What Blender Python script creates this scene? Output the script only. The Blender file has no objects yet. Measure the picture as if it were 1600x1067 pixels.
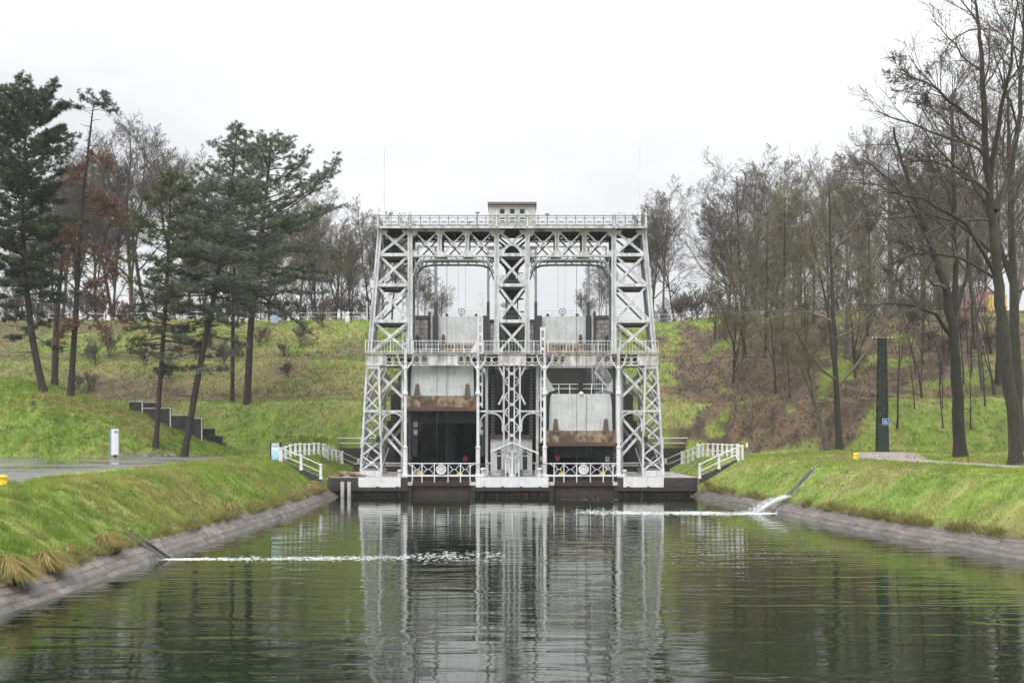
import bpy, math, random
import numpy as np
from mathutils import Vector, Matrix

random.seed(7)
RNG = np.random.default_rng(11)
scene = bpy.context.scene
COL = scene.collection
R = math.radians

# ------------------------------------------------------------------ camera
CAM_H = 5.5          # eye above the water
F = 1730.0           # focal length in pixels of a 1600 wide frame
HOR = 680.0          # horizon row
cam_d = bpy.data.cameras.new("Camera")
cam = bpy.data.objects.new("Camera", cam_d)
COL.objects.link(cam)
cam.location = (0, 0, CAM_H)
cam.rotation_euler = (R(90), 0, 0)
cam_d.sensor_width = 36
cam_d.lens = F * 36 / 1600
cam_d.shift_y = (HOR - 533.5) / 1600
cam_d.clip_start = 0.5
cam_d.clip_end = 3000
scene.camera = cam

# ------------------------------------------------------------------ world: overcast sky
SUN_EL, SUN_AZ = R(48), R(205)
world = bpy.data.worlds.new("World")
scene.world = world
world.use_nodes = True
nt = world.node_tree
nt.nodes.clear()
def wn(t, **k):
    n = nt.nodes.new(t)
    for a, b in k.items():
        setattr(n, a, b)
    return n
w_out = wn('ShaderNodeOutputWorld')
w_add = wn('ShaderNodeAddShader')
w_bs = wn('ShaderNodeBackground')
w_bc = wn('ShaderNodeBackground')
w_sky = wn('ShaderNodeTexSky', sky_type='NISHITA', sun_disc=False)
w_sky.sun_elevation = SUN_EL
w_sky.sun_rotation = SUN_AZ
w_bs.inputs['Strength'].default_value = 0.006
nt.links.new(w_sky.outputs[0], w_bs.inputs['Color'])
w_tc = wn('ShaderNodeTexCoord')
w_sep = wn('ShaderNodeSeparateXYZ')
nt.links.new(w_tc.outputs['Generated'], w_sep.inputs[0])
w_mr = wn('ShaderNodeMapRange')           # overcast: zenith brighter than horizon
w_mr.inputs['From Min'].default_value = 0.0
w_mr.inputs['From Max'].default_value = 1.0
w_mr.inputs['To Min'].default_value = 0.55
w_mr.inputs['To Max'].default_value = 3.5
w_pw = wn('ShaderNodeMath', operation='POWER')
w_mx = wn('ShaderNodeMath', operation='MAXIMUM')
w_mx.inputs[1].default_value = 0.0
nt.links.new(w_sep.outputs['Z'], w_mx.inputs[0])
nt.links.new(w_mx.outputs[0], w_pw.inputs[0])
w_pw.inputs[1].default_value = 2.1
nt.links.new(w_pw.outputs[0], w_mr.inputs['Value'])
w_map = wn('ShaderNodeMapping')
w_map.inputs['Scale'].default_value = (1.0, 1.0, 3.2)
nt.links.new(w_tc.outputs['Generated'], w_map.inputs['Vector'])
w_no = wn('ShaderNodeTexNoise')
w_no.inputs['Scale'].default_value = 2.1
w_no.inputs['Detail'].default_value = 7
w_no.inputs['Roughness'].default_value = 0.55
nt.links.new(w_map.outputs[0], w_no.inputs['Vector'])
w_cr = wn('ShaderNodeValToRGB')
w_cr.color_ramp.elements[0].position = 0.36
w_cr.color_ramp.elements[0].color = (0.755, 0.78, 0.80, 1)
w_cr.color_ramp.elements[1].position = 0.64
w_cr.color_ramp.elements[1].color = (1.0, 1.0, 1.0, 1)
nt.links.new(w_no.outputs['Fac'], w_cr.inputs['Fac'])
nt.links.new(w_cr.outputs['Color'], w_bc.inputs['Color'])
nt.links.new(w_mr.outputs[0], w_bc.inputs['Strength'])
nt.links.new(w_bs.outputs[0], w_add.inputs[0])
nt.links.new(w_bc.outputs[0], w_add.inputs[1])
nt.links.new(w_add.outputs[0], w_out.inputs['Surface'])

sun_d = bpy.data.lights.new("Sun", 'SUN')
sun_d.energy = 0.9
sun_d.angle = R(25)
sun_d.color = (1.0, 0.97, 0.92)
sun = bpy.data.objects.new("Sun", sun_d)
COL.objects.link(sun)
sun.rotation_euler = (R(90) - SUN_EL, 0, R(-25))
scene.view_settings.view_transform = 'Standard'
scene.view_settings.look = 'None'
scene.view_settings.exposure = 0.60
scene.view_settings.gamma = 1.0
scene.render.engine = 'CYCLES'
scene.cycles.max_bounces = 6
scene.cycles.use_denoising = True

# ------------------------------------------------------------------ helpers
def at(px, py, Y):
    """pixel of the photograph + distance -> point in the place"""
    return ((px - 800) / F * Y, Y, CAM_H + (HOR - py) / F * Y)
def axx(px, Y): return (px - 800) / F * Y
def azz(py, Y): return CAM_H + (HOR - py) / F * Y

class MB:
    def __init__(s):
        s.v = []; s.f = []; s.m = []; s.mats = []; s.cur = 0
    def mat(s, m):
        if m not in s.mats: s.mats.append(m)
        s.cur = s.mats.index(m); return s
    def add(s, vs, fs):
        o = len(s.v)
        s.v.extend([tuple(map(float, v)) for v in vs])
        for f in fs:
            s.f.append([i + o for i in f]); s.m.append(s.cur)
        return s
    def box(s, x0, x1, y0, y1, z0, z1):
        return s.add([(x0,y0,z0),(x1,y0,z0),(x1,y1,z0),(x0,y1,z0),(x0,y0,z1),(x1,y0,z1),(x1,y1,z1),(x0,y1,z1)],
                     [(0,3,2,1),(4,5,6,7),(0,1,5,4),(1,2,6,5),(2,3,7,6),(3,0,4,7)])
    def bar(s, p, q, w, d, up=(0, 1, 0)):
        """box beam from p to q: d thick along up (projected), w across"""
        p = Vector(p); q = Vector(q); a = (q - p)
        if a.length < 1e-6: return s
        a.normalize(); u = Vector(up); u = u - a * u.dot(a)
        if u.length < 1e-3: u = a.orthogonal()
        u.normalize(); n = a.cross(u)
        vs = []
        for c in (p, q):
            for i, j in ((-1,-1),(1,-1),(1,1),(-1,1)):
                vs.append(c + n * (w/2*i) + u * (d/2*j))
        return s.add(vs, [(0,1,2,3),(7,6,5,4),(0,4,5,1),(1,5,6,2),(2,6,7,3),(3,7,4,0)])
    def tube(s, pts, rad, n=6, cap=True):
        pts = [Vector(p) for p in pts]
        if not hasattr(rad, '__len__'): rad = [rad] * len(pts)
        vs = []; prev = None
        for i, p in enumerate(pts):
            t = (pts[min(i+1, len(pts)-1)] - pts[max(i-1, 0)])
            if t.length < 1e-9: t = Vector((0,0,1))
            t.normalize()
            if prev is None: u = t.orthogonal().normalized()
            else:
                u = prev - t * prev.dot(t)
                if u.length < 1e-4: u = t.orthogonal()
                u.normalize()
            prev = u; w = t.cross(u)
            for k in range(n):
                a = 2*math.pi*k/n
                vs.append(p + (u*math.cos(a) + w*math.sin(a)) * rad[i])
        fs = []
        for i in range(len(pts)-1):
            for k in range(n):
                a = i*n+k; b = i*n+(k+1) % n
                fs.append((a, b, b+n, a+n))
        if cap:
            fs.append(tuple(range(n))[::-1]); fs.append(tuple((len(pts)-1)*n+k for k in range(n)))
        return s.add(vs, fs)
    def lathe(s, c, prof, n=12):
        """prof: (radius, z) pairs about a vertical axis at c"""
        vs = []; fs = []
        for r, z in prof:
            for k in range(n):
                a = 2*math.pi*k/n
                vs.append((c[0]+r*math.cos(a), c[1]+r*math.sin(a), c[2]+z))
        for i in range(len(prof)-1):
            for k in range(n):
                a = i*n+k; b = i*n+(k+1) % n
                fs.append((a, b, b+n, a+n))
        fs.append(tuple(range(n))[::-1]); fs.append(tuple((len(prof)-1)*n+k for k in range(n)))
        return s.add(vs, fs)
    def ring(s, c, r0, r1, d, n=16):
        """flat annulus in the X-Z plane, d deep in Y"""
        vs = []; fs = []
        for k in range(n):
            a = 2*math.pi*k/n; ca, sa = math.cos(a), math.sin(a)
            for r, y in ((r0,-d/2),(r1,-d/2),(r1,d/2),(r0,d/2)):
                vs.append((c[0]+r*ca, c[1]+y, c[2]+r*sa))
        for k in range(n):
            for j in range(4):
                a = k*4+j; b = k*4+(j+1) % 4; c2 = ((k+1) % n)*4+(j+1) % 4; e = ((k+1) % n)*4+j
                fs.append((a, e, c2, b))
        return s.add(vs, fs)
    def prism(s, pts2, y0, y1):
        """polygon in X-Z pulled from y0 to y1"""
        n = len(pts2)
        vs = [(x, y0, z) for x, z in pts2] + [(x, y1, z) for x, z in pts2]
        fs = [tuple(range(n)), tuple(range(2*n-1, n-1, -1))]
        for i in range(n):
            j = (i+1) % n
            fs.append((j, i, i+n, j+n))
        return s.add(vs, fs)
    def arc(s, cx, cz, rx, rz, a0, a1, y, w, d, n=10):
        """curved strap in the X-Z plane"""
        P = [(cx+rx*math.cos(a0+(a1-a0)*i/n), y, cz+rz*math.sin(a0+(a1-a0)*i/n)) for i in range(n+1)]
        for a, b in zip(P[:-1], P[1:]): 
            va = Vector(a); vb = Vector(b); e = (vb-va).normalized()*w*0.12
            s.bar(va-e, vb+e, w, d)
        return s
    def build(s, name, parent=None, smooth=False, origin=(0,0,0)):
        me = bpy.data.meshes.new(name)
        o = Vector(origin)
        vs = s.v if o.length == 0 else [(x-o.x, y-o.y, z-o.z) for x, y, z in s.v]
        me.from_pydata(vs, [], s.f)
        for m in s.mats: me.materials.append(m)
        me.polygons.foreach_set('material_index', s.m)
        if smooth: me.polygons.foreach_set('use_smooth', [True]*len(s.f))
        me.update()
        ob = bpy.data.objects.new(name, me)
        COL.objects.link(ob)
        if parent is not None: ob.parent = parent
        return ob

def tag(o, label=None, cat=None, group=None, kind=None):
    if label: o['label'] = label
    if cat: o['category'] = cat
    if group: o['group'] = group
    if kind: o['kind'] = kind
    return o
def empty(name, loc=(0,0,0), label=None, cat=None, group=None):
    o = bpy.data.objects.new(name, None); COL.objects.link(o); o.location = loc
    o.empty_display_size = 0.2
    return tag(o, label, cat, group)
def copy_tree(o, parent=None):
    c = o.copy(); COL.objects.link(c); c.parent = parent
    for ch in list(o.children): copy_tree(ch, c)
    return c
class Sub:
    """a thing at an origin whose parts are given in world coordinates"""
    def __init__(s, name, loc, label, cat, group=None):
        s.o = empty(name, loc, label, cat, group); s.loc = loc
    def part(s, name, mb, parent=None, smooth=False, label=None):
        ob = mb.build(name, parent or s.o, smooth, s.loc)
        if label: ob['label'] = label
        return ob
def mesh_np(name, verts, faces_n, mats, cols=None, parent=None, smooth=False, matidx=None):
    """verts (N,3); faces all of the same size faces_n, in order"""
    me = bpy.data.meshes.new(name)
    nv = len(verts); nf = nv // faces_n
    me.vertices.add(nv); me.vertices.foreach_set('co', np.asarray(verts, dtype=np.float32).ravel())
    me.loops.add(nv); me.loops.foreach_set('vertex_index', np.arange(nv, dtype=np.int32))
    me.polygons.add(nf)
    me.polygons.foreach_set('loop_start', np.arange(0, nv, faces_n, dtype=np.int32))
    try: me.polygons.foreach_set('loop_total', np.full(nf, faces_n, dtype=np.int32))
    except Exception: pass
    for m in mats: me.materials.append(m)
    if matidx is not None: me.polygons.foreach_set('material_index', np.asarray(matidx, dtype=np.int32))
    me.update(calc_edges=True)
    if cols is not None:
        a = me.color_attributes.new('tint', 'FLOAT_COLOR', 'POINT')
        c4 = np.ones((nv, 4), dtype=np.float32); c4[:, :3] = cols
        a.data.foreach_set('color', c4.ravel())
    if smooth: me.polygons.foreach_set('use_smooth', [True]*nf)
    ob = bpy.data.objects.new(name, me); COL.objects.link(ob)
    if parent is not None: ob.parent = parent
    return ob

# value noise in numpy, for the lie of the land and the patches of grass
_tab = RNG.random((256, 256))
def vnoise(x, y):
    x = np.asarray(x, float); y = np.asarray(y, float)
    xi = np.floor(x).astype(int); yi = np.floor(y).astype(int)
    u = x-xi; v = y-yi; u = u*u*(3-2*u); v = v*v*(3-2*v)
    g = lambda a, b: _tab[a % 256, b % 256]
    return (g(xi,yi)*(1-u)+g(xi+1,yi)*u)*(1-v)+(g(xi,yi+1)*(1-u)+g(xi+1,yi+1)*u)*v
def fbm(x, y, o=4):
    t = 0; a = 0.5; n = 0
    for k in range(o):
        t = t + a*vnoise(np.asarray(x)*2**k+17*k, np.asarray(y)*2**k+31*k); n += a; a *= 0.5
    return t/n
def sst(a, b, x):
    t = np.clip((np.asarray(x, float)-a)/(b-a), 0, 1); return t*t*(3-2*t)

# ------------------------------------------------------------------ materials
def new_mat(name):
    m = bpy.data.materials.new(name); m.use_nodes = True
    t = m.node_tree; b = t.nodes['Principled BSDF']
    return m, t, b
def N(t, typ, **k):
    n = t.nodes.new(typ)
    for a, b in k.items(): setattr(n, a, b)
    return n
def noise(t, scale, detail=4, rough=0.55, mapping=None, coord='Object', dist=0.0):
    tc = N(t, 'ShaderNodeTexCoord'); src = tc.outputs[coord]
    if mapping:
        mp = N(t, 'ShaderNodeMapping'); mp.inputs['Scale'].default_value = mapping
        t.links.new(src, mp.inputs['Vector']); src = mp.outputs[0]
    n = N(t, 'ShaderNodeTexNoise'); n.inputs['Scale'].default_value = scale
    n.inputs['Detail'].default_value = detail; n.inputs['Roughness'].default_value = rough
    n.inputs['Distortion'].default_value = dist
    t.links.new(src, n.inputs['Vector'])
    return n.outputs['Fac']
def ramp(t, src, stops, interp='LINEAR'):
    r = N(t, 'ShaderNodeValToRGB'); cr = r.color_ramp; cr.interpolation = interp
    while len(cr.elements) < len(stops): cr.elements.new(0.5)
    for e, (p, c) in zip(cr.elements, stops):
        e.position = p; e.color = (*c, 1) if len(c) == 3 else c
    t.links.new(src, r.inputs['Fac']); return r.outputs['Color']
def mixc(t, fac, a, b, mode='MIX'):
    m = N(t, 'ShaderNodeMix', data_type='RGBA', blend_type=mode)
    for sock, v in ((m.inputs[0], fac), (m.inputs[6], a), (m.inputs[7], b)):
        if hasattr(v, 'is_linked') or hasattr(v, 'links'): t.links.new(v, sock)
        elif isinstance(v, (int, float)): sock.default_value = v
        else: sock.default_value = (*v, 1)
    return m.outputs[2]
def bump(t, b, src, strength, dist=0.05):
    n = N(t, 'ShaderNodeBump'); n.inputs['Strength'].default_value = strength
    n.inputs['Distance'].default_value = dist
    t.links.new(src, n.inputs['Height']); t.links.new(n.outputs[0], b.inputs['Normal'])
G3 = lambda v: (v, v, v)

def simple(name, col, rough=0.6, metal=0.0, var=0.25, scale=3.0):
    m, t, b = new_mat(name)
    n = noise(t, scale)
    c = ramp(t, n, [(0.3, tuple(x*(1-var) for x in col)), (0.7, tuple(min(1, x*(1+var*0.6)) for x in col))])
    t.links.new(c, b.inputs['Base Color'])
    b.inputs['Roughness'].default_value = rough; b.inputs['Metallic'].default_value = metal
    return m

def painted_steel(name, base, stain=(0.30,0.27,0.24), rust=(0.16,0.075,0.035), amount=0.5, rustiness=0.35):
    """white paint gone patchy: long rain streaks, dirt at random, rust blooms"""
    m, t, b = new_mat(name)
    streak = noise(t, 1.0, 5, 0.6, mapping=(2.6, 2.6, 0.28))
    patch = noise(t, 0.55, 6, 0.65)
    fine = noise(t, 7.0, 5, 0.7)
    c = ramp(t, fine, [(0.25, tuple(x*0.86 for x in base)), (0.7, base)])
    s = ramp(t, streak, [(0.44, G3(0)), (0.68, G3(amount))])
    c = mixc(t, s, c, stain)
    gr = ramp(t, noise(t, 1.7, 6, 0.75, mapping=(1.3, 1.3, 0.8)), [(0.46, G3(0)), (0.66, G3(amount*0.75))])
    c = mixc(t, gr, c, tuple(0.55*x+0.03 for x in stain))
    p = ramp(t, patch, [(0.58, G3(0)), (0.72, G3(rustiness))])
    c = mixc(t, p, c, rust)
    sp = ramp(t, noise(t, 11.0, 3, 0.6), [(0.66, G3(0)), (0.73, G3(0.7*rustiness+0.1))])
    c = mixc(t, sp, c, rust)
    t.links.new(c, b.inputs['Base Color'])
    b.inputs['Roughness'].default_value = 0.5
    bump(t, b, fine, 0.15, 0.01)
    return m

M = {}
M['white'] = painted_steel('white_paint', (0.70, 0.705, 0.72), stain=(0.24,0.225,0.215), amount=0.62, rustiness=0.42)
M['white_clean'] = painted_steel('white_rail_paint', (0.78, 0.79, 0.80), amount=0.25, rustiness=0.12)
M['white_old'] = painted_steel('white_paint_worn', (0.66, 0.66, 0.66), amount=0.75, rustiness=0.55)
M['girder'] = painted_steel('girder_paint', (0.68, 0.675, 0.67), stain=(0.20,0.165,0.14), amount=0.7, rustiness=0.75)
M['grey_and_shaded_steel'] = painted_steel('grey_and_shaded_steel', (0.24, 0.25, 0.27), stain=(0.12,0.11,0.11), amount=0.6, rustiness=0.5)  # grey steel; also rear members of the white portal, shade put into their colour
M['dark_steel'] = simple('dark_steel', (0.035, 0.036, 0.042), 0.55, 0.0, 0.5)
M['shaded_floor_steel'] = simple('shaded_walkway_steel', (0.06, 0.055, 0.055), 0.7, 0.0, 0.5)  # dark grey carries the shade under the landings in its colour
M['black'] = simple('black_paint', (0.015, 0.016, 0.018), 0.5)
M['brown_post'] = painted_steel('rusty_post_paint', (0.50, 0.46, 0.43), stain=(0.2,0.15,0.12), amount=0.8, rustiness=0.8)
M['roof_brown'] = simple('roof_fascia', (0.13, 0.075, 0.06), 0.6, 0, 0.35)
M['roof_maroon'] = simple('cabin_roof', (0.16, 0.125, 0.14), 0.6, 0, 0.2)
M['cream'] = painted_steel('cabin_cream', (0.62, 0.61, 0.57), amount=0.3, rustiness=0.1)
M['yellow'] = simple('yellow_plastic', (0.85, 0.60, 0.02), 0.35, 0, 0.1)
M['red'] = simple('red_plastic', (0.13, 0.010, 0.014), 0.4, 0, 0.2)
M['concrete'] = simple('concrete', (0.27, 0.255, 0.235), 0.75, 0, 0.45, 2.0)
M['concrete_dark'] = simple('stained_concrete', (0.045, 0.042, 0.04), 0.75, 0, 0.6, 1.6)
M['wood_fender'] = simple('fender_timber', (0.05, 0.032, 0.026), 0.6, 0, 0.5, 4.0)
M['window_white'] = simple('white_window_paint', (0.75, 0.75, 0.73), 0.6, 0, 0.05)
m, t, b = new_mat('window_glass'); M['glass'] = m
b.inputs['Base Color'].default_value = (0.02, 0.035, 0.04, 1); b.inputs['Roughness'].default_value = 0.06

# caisson gate: pale paint, run with dirt; shape of the stains comes from the height on the plate
def caisson_paint():
    m, t, b = new_mat('caisson_gate_paint')
    streak = noise(t, 1.0, 6, 0.65, mapping=(3.2, 1, 0.16))
    c = ramp(t, noise(t, 0.7, 5), [(0.3, (0.47,0.475,0.475)), (0.7, (0.62,0.63,0.64))])
    c = mixc(t, ramp(t, streak, [(0.50, G3(0)), (0.75, G3(0.5))]), c, (0.22,0.21,0.17))
    c = mixc(t, ramp(t, noise(t, 2.2, 6, 0.7, mapping=(1.6,1,0.7)), [(0.58, G3(0)), (0.70, G3(0.75))]), c, (0.10,0.075,0.045))
    t.links.new(c, b.inputs['Base Color']); b.inputs['Roughness'].default_value = 0.55
    bump(t, b, streak, 0.2, 0.03)
    return m
M['caisson'] = caisson_paint()
def rust_band():
    m, t, b = new_mat('caisson_rust_band')
    big = noise(t, 0.5, 5, 0.62, mapping=(1.15,1,0.9))
    c = ramp(t, big, [(0.34,(0.035,0.026,0.019)), (0.44,(0.13,0.085,0.05)), (0.53,(0.33,0.25,0.16)), (0.62,(0.20,0.115,0.06)), (0.72,(0.09,0.055,0.035))])
    c = mixc(t, ramp(t, noise(t, 1.5, 7, 0.75, mapping=(1.0,1,0.8)), [(0.47,G3(0)),(0.62,G3(0.85))]), c, (0.06,0.045,0.03))
    t.links.new(c, b.inputs['Base Color']); b.inputs['Roughness'].default_value = 0.75
    bump(t, b, big, 0.3, 0.05)
    return m
M['rust_band'] = rust_band()
M['rust_red'] = painted_steel('rust_red_edge', (0.11, 0.055, 0.032), stain=(0.07,0.04,0.03), rust=(0.30,0.10,0.03), amount=0.8, rustiness=0.8)
M['rust_horn'] = painted_steel('rusty_horn', (0.10, 0.065, 0.036), stain=(0.04,0.03,0.02), rust=(0.22,0.09,0.03), amount=0.8, rustiness=0.8)

def masonry(name, c1, c2, joint, bw=1.1, bh=0.5, stain=(0.03,0.03,0.028), stain_amt=0.8):
    m, t, b = new_mat(name)
    tc = N(t, 'ShaderNodeTexCoord'); sep = N(t, 'ShaderNodeSeparateXYZ'); t.links.new(tc.outputs['Object'], sep.inputs[0])
    ad = N(t, 'ShaderNodeMath', operation='ADD'); t.links.new(sep.outputs['X'], ad.inputs[0]); t.links.new(sep.outputs['Y'], ad.inputs[1])
    cb = N(t, 'ShaderNodeCombineXYZ'); t.links.new(ad.outputs[0], cb.inputs['X']); t.links.new(sep.outputs['Z'], cb.inputs['Y'])
    br = N(t, 'ShaderNodeTexBrick'); t.links.new(cb.outputs[0], br.inputs['Vector'])
    br.inputs['Scale'].default_value = 1.0; br.inputs['Brick Width'].default_value = bw; br.inputs['Row Height'].default_value = bh
    br.inputs['Mortar Size'].default_value = 0.035; br.inputs['Color1'].default_value = (*c1, 1); br.inputs['Color2'].default_value = (*c2, 1); br.inputs['Mortar'].default_value = (*joint, 1)
    c = mixc(t, ramp(t, noise(t, 0.5, 6, 0.7, mapping=(1,1,0.45)), [(0.40, G3(0)), (0.64, G3(stain_amt))]), br.outputs['Color'], stain)
    c = mixc(t, ramp(t, noise(t, 3.5, 5, 0.7), [(0.55, G3(0)), (0.75, G3(0.5))]), c, (0.10,0.085,0.06))
    t.links.new(c, b.inputs['Base Color']); b.inputs['Roughness'].default_value = 0.85
    bump(t, b, br.outputs['Fac'], -0.6, 0.03)
    return m
M['stone'] = masonry('whitewashed_stone', (0.36,0.34,0.33), (0.24,0.225,0.22), (0.03,0.028,0.03), 0.95, 0.62)
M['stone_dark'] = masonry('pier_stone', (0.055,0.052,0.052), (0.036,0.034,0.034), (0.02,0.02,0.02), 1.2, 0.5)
M['pit_shade_stone'] = masonry('pit_shade_stone', (0.030,0.029,0.028), (0.020,0.019,0.018), (0.008,0.008,0.008), 1.6, 0.6, stain=(0.012,0.013,0.010))  # near-black stone: the darkness of the bays is put into its colour
M['quay_stone'] = masonry('quay_stone', (0.13,0.105,0.085), (0.07,0.058,0.05), (0.015,0.013,0.012), 0.75, 0.34, stain_amt=0.9)
M['moss_wall'] = masonry('mossy_wall', (0.060,0.056,0.036), (0.035,0.034,0.026), (0.014,0.014,0.012), 2.0, 0.9, stain=(0.02,0.022,0.015))

def attr_mat(name, rough=0.8, trans=0.0, var=0.25, scale=2.0):
    m, t, b = new_mat(name)
    a = N(t, 'ShaderNodeAttribute', attribute_name='tint')
    f = ramp(t, noise(t, scale, 4), [(0.25, G3(1-var)), (0.75, G3(1+var*0.5))])
    c = mixc(t, 1.0, a.outputs['Color'], f, 'MULTIPLY')
    t.links.new(c, b.inputs['Base Color']); b.inputs['Roughness'].default_value = rough
    b.inputs['Specular IOR Level'].default_value = 0.25
    return m, t, b, c
M['ground'], t, b, c = attr_mat('turf_and_litter', 0.9, var=0.35, scale=1.6)
bump(t, b, noise(t, 5.0, 6, 0.75), 0.9, 0.12)
def leafy(name, trans, rough=0.7):
    m, t, b, c = attr_mat(name, rough, var=0.3, scale=1.2)
    out = [n for n in t.nodes if n.type == 'OUTPUT_MATERIAL'][0]
    tr = N(t, 'ShaderNodeBsdfTranslucent'); t.links.new(c, tr.inputs['Color'])
    mx = N(t, 'ShaderNodeMixShader'); mx.inputs[0].default_value = trans
    t.links.new(b.outputs[0], mx.inputs[1]); t.links.new(tr.outputs[0], mx.inputs[2])
    t.links.new(mx.outputs[0], out.inputs['Surface'])
    return m
M['blade'] = leafy('grass_blade', 0.35)
M['needle'] = leafy('pine_needle', 0.2)
M['leaf'] = leafy('fallen_leaf', 0.1, 0.85)
def bark(name, c1, c2, moss=(0.07,0.08,0.03), moss_amt=0.35):
    m, t, b = new_mat(name)
    n = noise(t, 3.0, 6, 0.7, mapping=(3,3,0.6))
    c = ramp(t, n, [(0.3, c1), (0.7, c2)])
    c = mixc(t, ramp(t, noise(t, 0.5, 4), [(0.5, G3(0)), (0.68, G3(moss_amt))]), c, moss)
    t.links.new(c, b.inputs['Base Color']); b.inputs['Roughness'].default_value = 0.9
    bump(t, b, n, 0.8, 0.05)
    return m
M['bark'] = bark('bark', (0.016,0.013,0.011), (0.058,0.048,0.039))
M['bark_dark'] = bark('bark_dark', (0.009,0.008,0.007), (0.038,0.031,0.026), moss_amt=0.15)
M['bark_grey'] = bark('bark_grey', (0.045,0.04,0.036), (0.13,0.115,0.10), moss_amt=0.5)
M['bark_pine'] = bark('pine_bark', (0.012,0.010,0.009), (0.058,0.044,0.038), (0.075,0.048,0.034), 0.35)
M['twig'] = simple('twig', (0.095, 0.075, 0.062), 0.9, 0, 0.4, 0.6)
M['twig_olive'] = simple('twig_olive', (0.150, 0.132, 0.082), 0.9, 0, 0.4, 0.6)
M['twig_grey'] = simple('twig_grey', (0.135, 0.118, 0.105), 0.9, 0, 0.35, 0.6)

def asphalt():
    m, t, b = new_mat('wet_asphalt')
    n = noise(t, 14, 5, 0.7); w = noise(t, 0.085, 4, 0.6, mapping=(1.0,1.6,1), dist=0.4)
    c = ramp(t, n, [(0.3,(0.07,0.068,0.066)), (0.7,(0.14,0.135,0.13))])
    wet = ramp(t, w, [(0.50, G3(0)), (0.56, G3(1))])
    c = mixc(t, wet, c, (0.045,0.043,0.042))
    t.links.new(c, b.inputs['Base Color'])
    rr = ramp(t, wet, [(0, G3(0.42)), (1, G3(0.04))])
    t.links.new(rr, b.inputs['Roughness'])
    return m
M['asphalt'] = asphalt()
M['gravel'] = simple('path_gravel', (0.24, 0.195, 0.18), 0.85, 0, 0.3, 2.5)

def water_mat():
    m, t, b = new_mat('canal_water')
    b.inputs['Base Color'].default_value = (0.006, 0.012, 0.004, 1)
    b.inputs['Roughness'].default_value = 0.012
    b.inputs['IOR'].default_value = 1.52
    n1 = noise(t, 1.0, 2, 0.5, mapping=(0.20, 0.9, 1), dist=0.8)
    n2 = noise(t, 1.0, 3, 0.5, mapping=(0.9, 2.6, 1), dist=0.3)
    n3 = noise(t, 1.0, 1, 0.5, mapping=(0.05, 0.16, 1))
    a = N(t, 'ShaderNodeMath', operation='MULTIPLY'); t.links.new(n2, a.inputs[0]); a.inputs[1].default_value = 0.085
    a2 = N(t, 'ShaderNodeMath', operation='MULTIPLY'); t.links.new(n1, a2.inputs[0]); t.links.new(n3, a2.inputs[1])
    s = N(t, 'ShaderNodeMath', operation='ADD'); t.links.new(a2.outputs[0], s.inputs[0]); t.links.new(a.outputs[0], s.inputs[1])
    tc = N(t, 'ShaderNodeTexCoord'); sp = N(t, 'ShaderNodeSeparateXYZ'); t.links.new(tc.outputs['Object'], sp.inputs[0])
    mr = N(t, 'ShaderNodeMapRange'); t.links.new(sp.outputs['Y'], mr.inputs['Value'])      # calmer water towards the lift
    for k_, v_ in (('From Min', 25), ('From Max', 95), ('To Min', 1.5), ('To Max', 0.45)): mr.inputs[k_].default_value = v_
    hm = N(t, 'ShaderNodeMath', operation='MULTIPLY'); t.links.new(s.outputs[0], hm.inputs[0]); t.links.new(mr.outputs[0], hm.inputs[1])
    bump(t, b, hm.outputs[0], 1.0, 0.056)
    return m
M['water'] = water_mat()
m, t, b = new_mat('foam'); M['foam'] = m
b.inputs['Base Color'].default_value = (0.80, 0.82, 0.82, 1); b.inputs['Roughness'].default_value = 0.6; b.inputs['Alpha'].default_value = 0.33

def revet():
    m, t, b = new_mat('revetment_stone')
    tc = N(t, 'ShaderNodeTexCoord')
    dn = N(t, 'ShaderNodeTexNoise'); dn.inputs['Scale'].default_value = 1.1; dn.inputs['Detail'].default_value = 4; t.links.new(tc.outputs['UV'], dn.inputs['Vector'])
    dm = N(t, 'ShaderNodeVectorMath', operation='MULTIPLY_ADD'); dm.inputs[1].default_value = (0.45, 0.24, 0); t.links.new(dn.outputs['Color'], dm.inputs[0]); t.links.new(tc.outputs['UV'], dm.inputs[2])
    br = N(t, 'ShaderNodeTexBrick'); t.links.new(dm.outputs[0], br.inputs['Vector'])
    br.inputs['Scale'].default_value = 1.0; br.inputs['Brick Width'].default_value = 1.15; br.inputs['Row Height'].default_value = 0.40
    br.inputs['Mortar Size'].default_value = 0.05; br.inputs['Mortar Smooth'].default_value = 0.2
    br.inputs['Color1'].default_value = (0.125,0.100,0.083,1); br.inputs['Color2'].default_value = (0.060,0.048,0.040,1); br.inputs['Mortar'].default_value = (0.02,0.018,0.015,1)
    c = mixc(t, ramp(t, noise(t, 1.3, 6, 0.7), [(0.42, G3(0)), (0.66, G3(0.75))]), br.outputs['Color'], (0.075,0.058,0.05))
    c = mixc(t, ramp(t, noise(t, 0.45, 5, 0.7), [(0.54, G3(0)), (0.72, G3(0.5))]), c, (0.24,0.21,0.19))
    t.links.new(c, b.inputs['Base Color']); b.inputs['Roughness'].default_value = 0.5
    bump(t, b, br.outputs['Fac'], -1.0, 0.09)
    return m
M['revet'] = revet()

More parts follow.
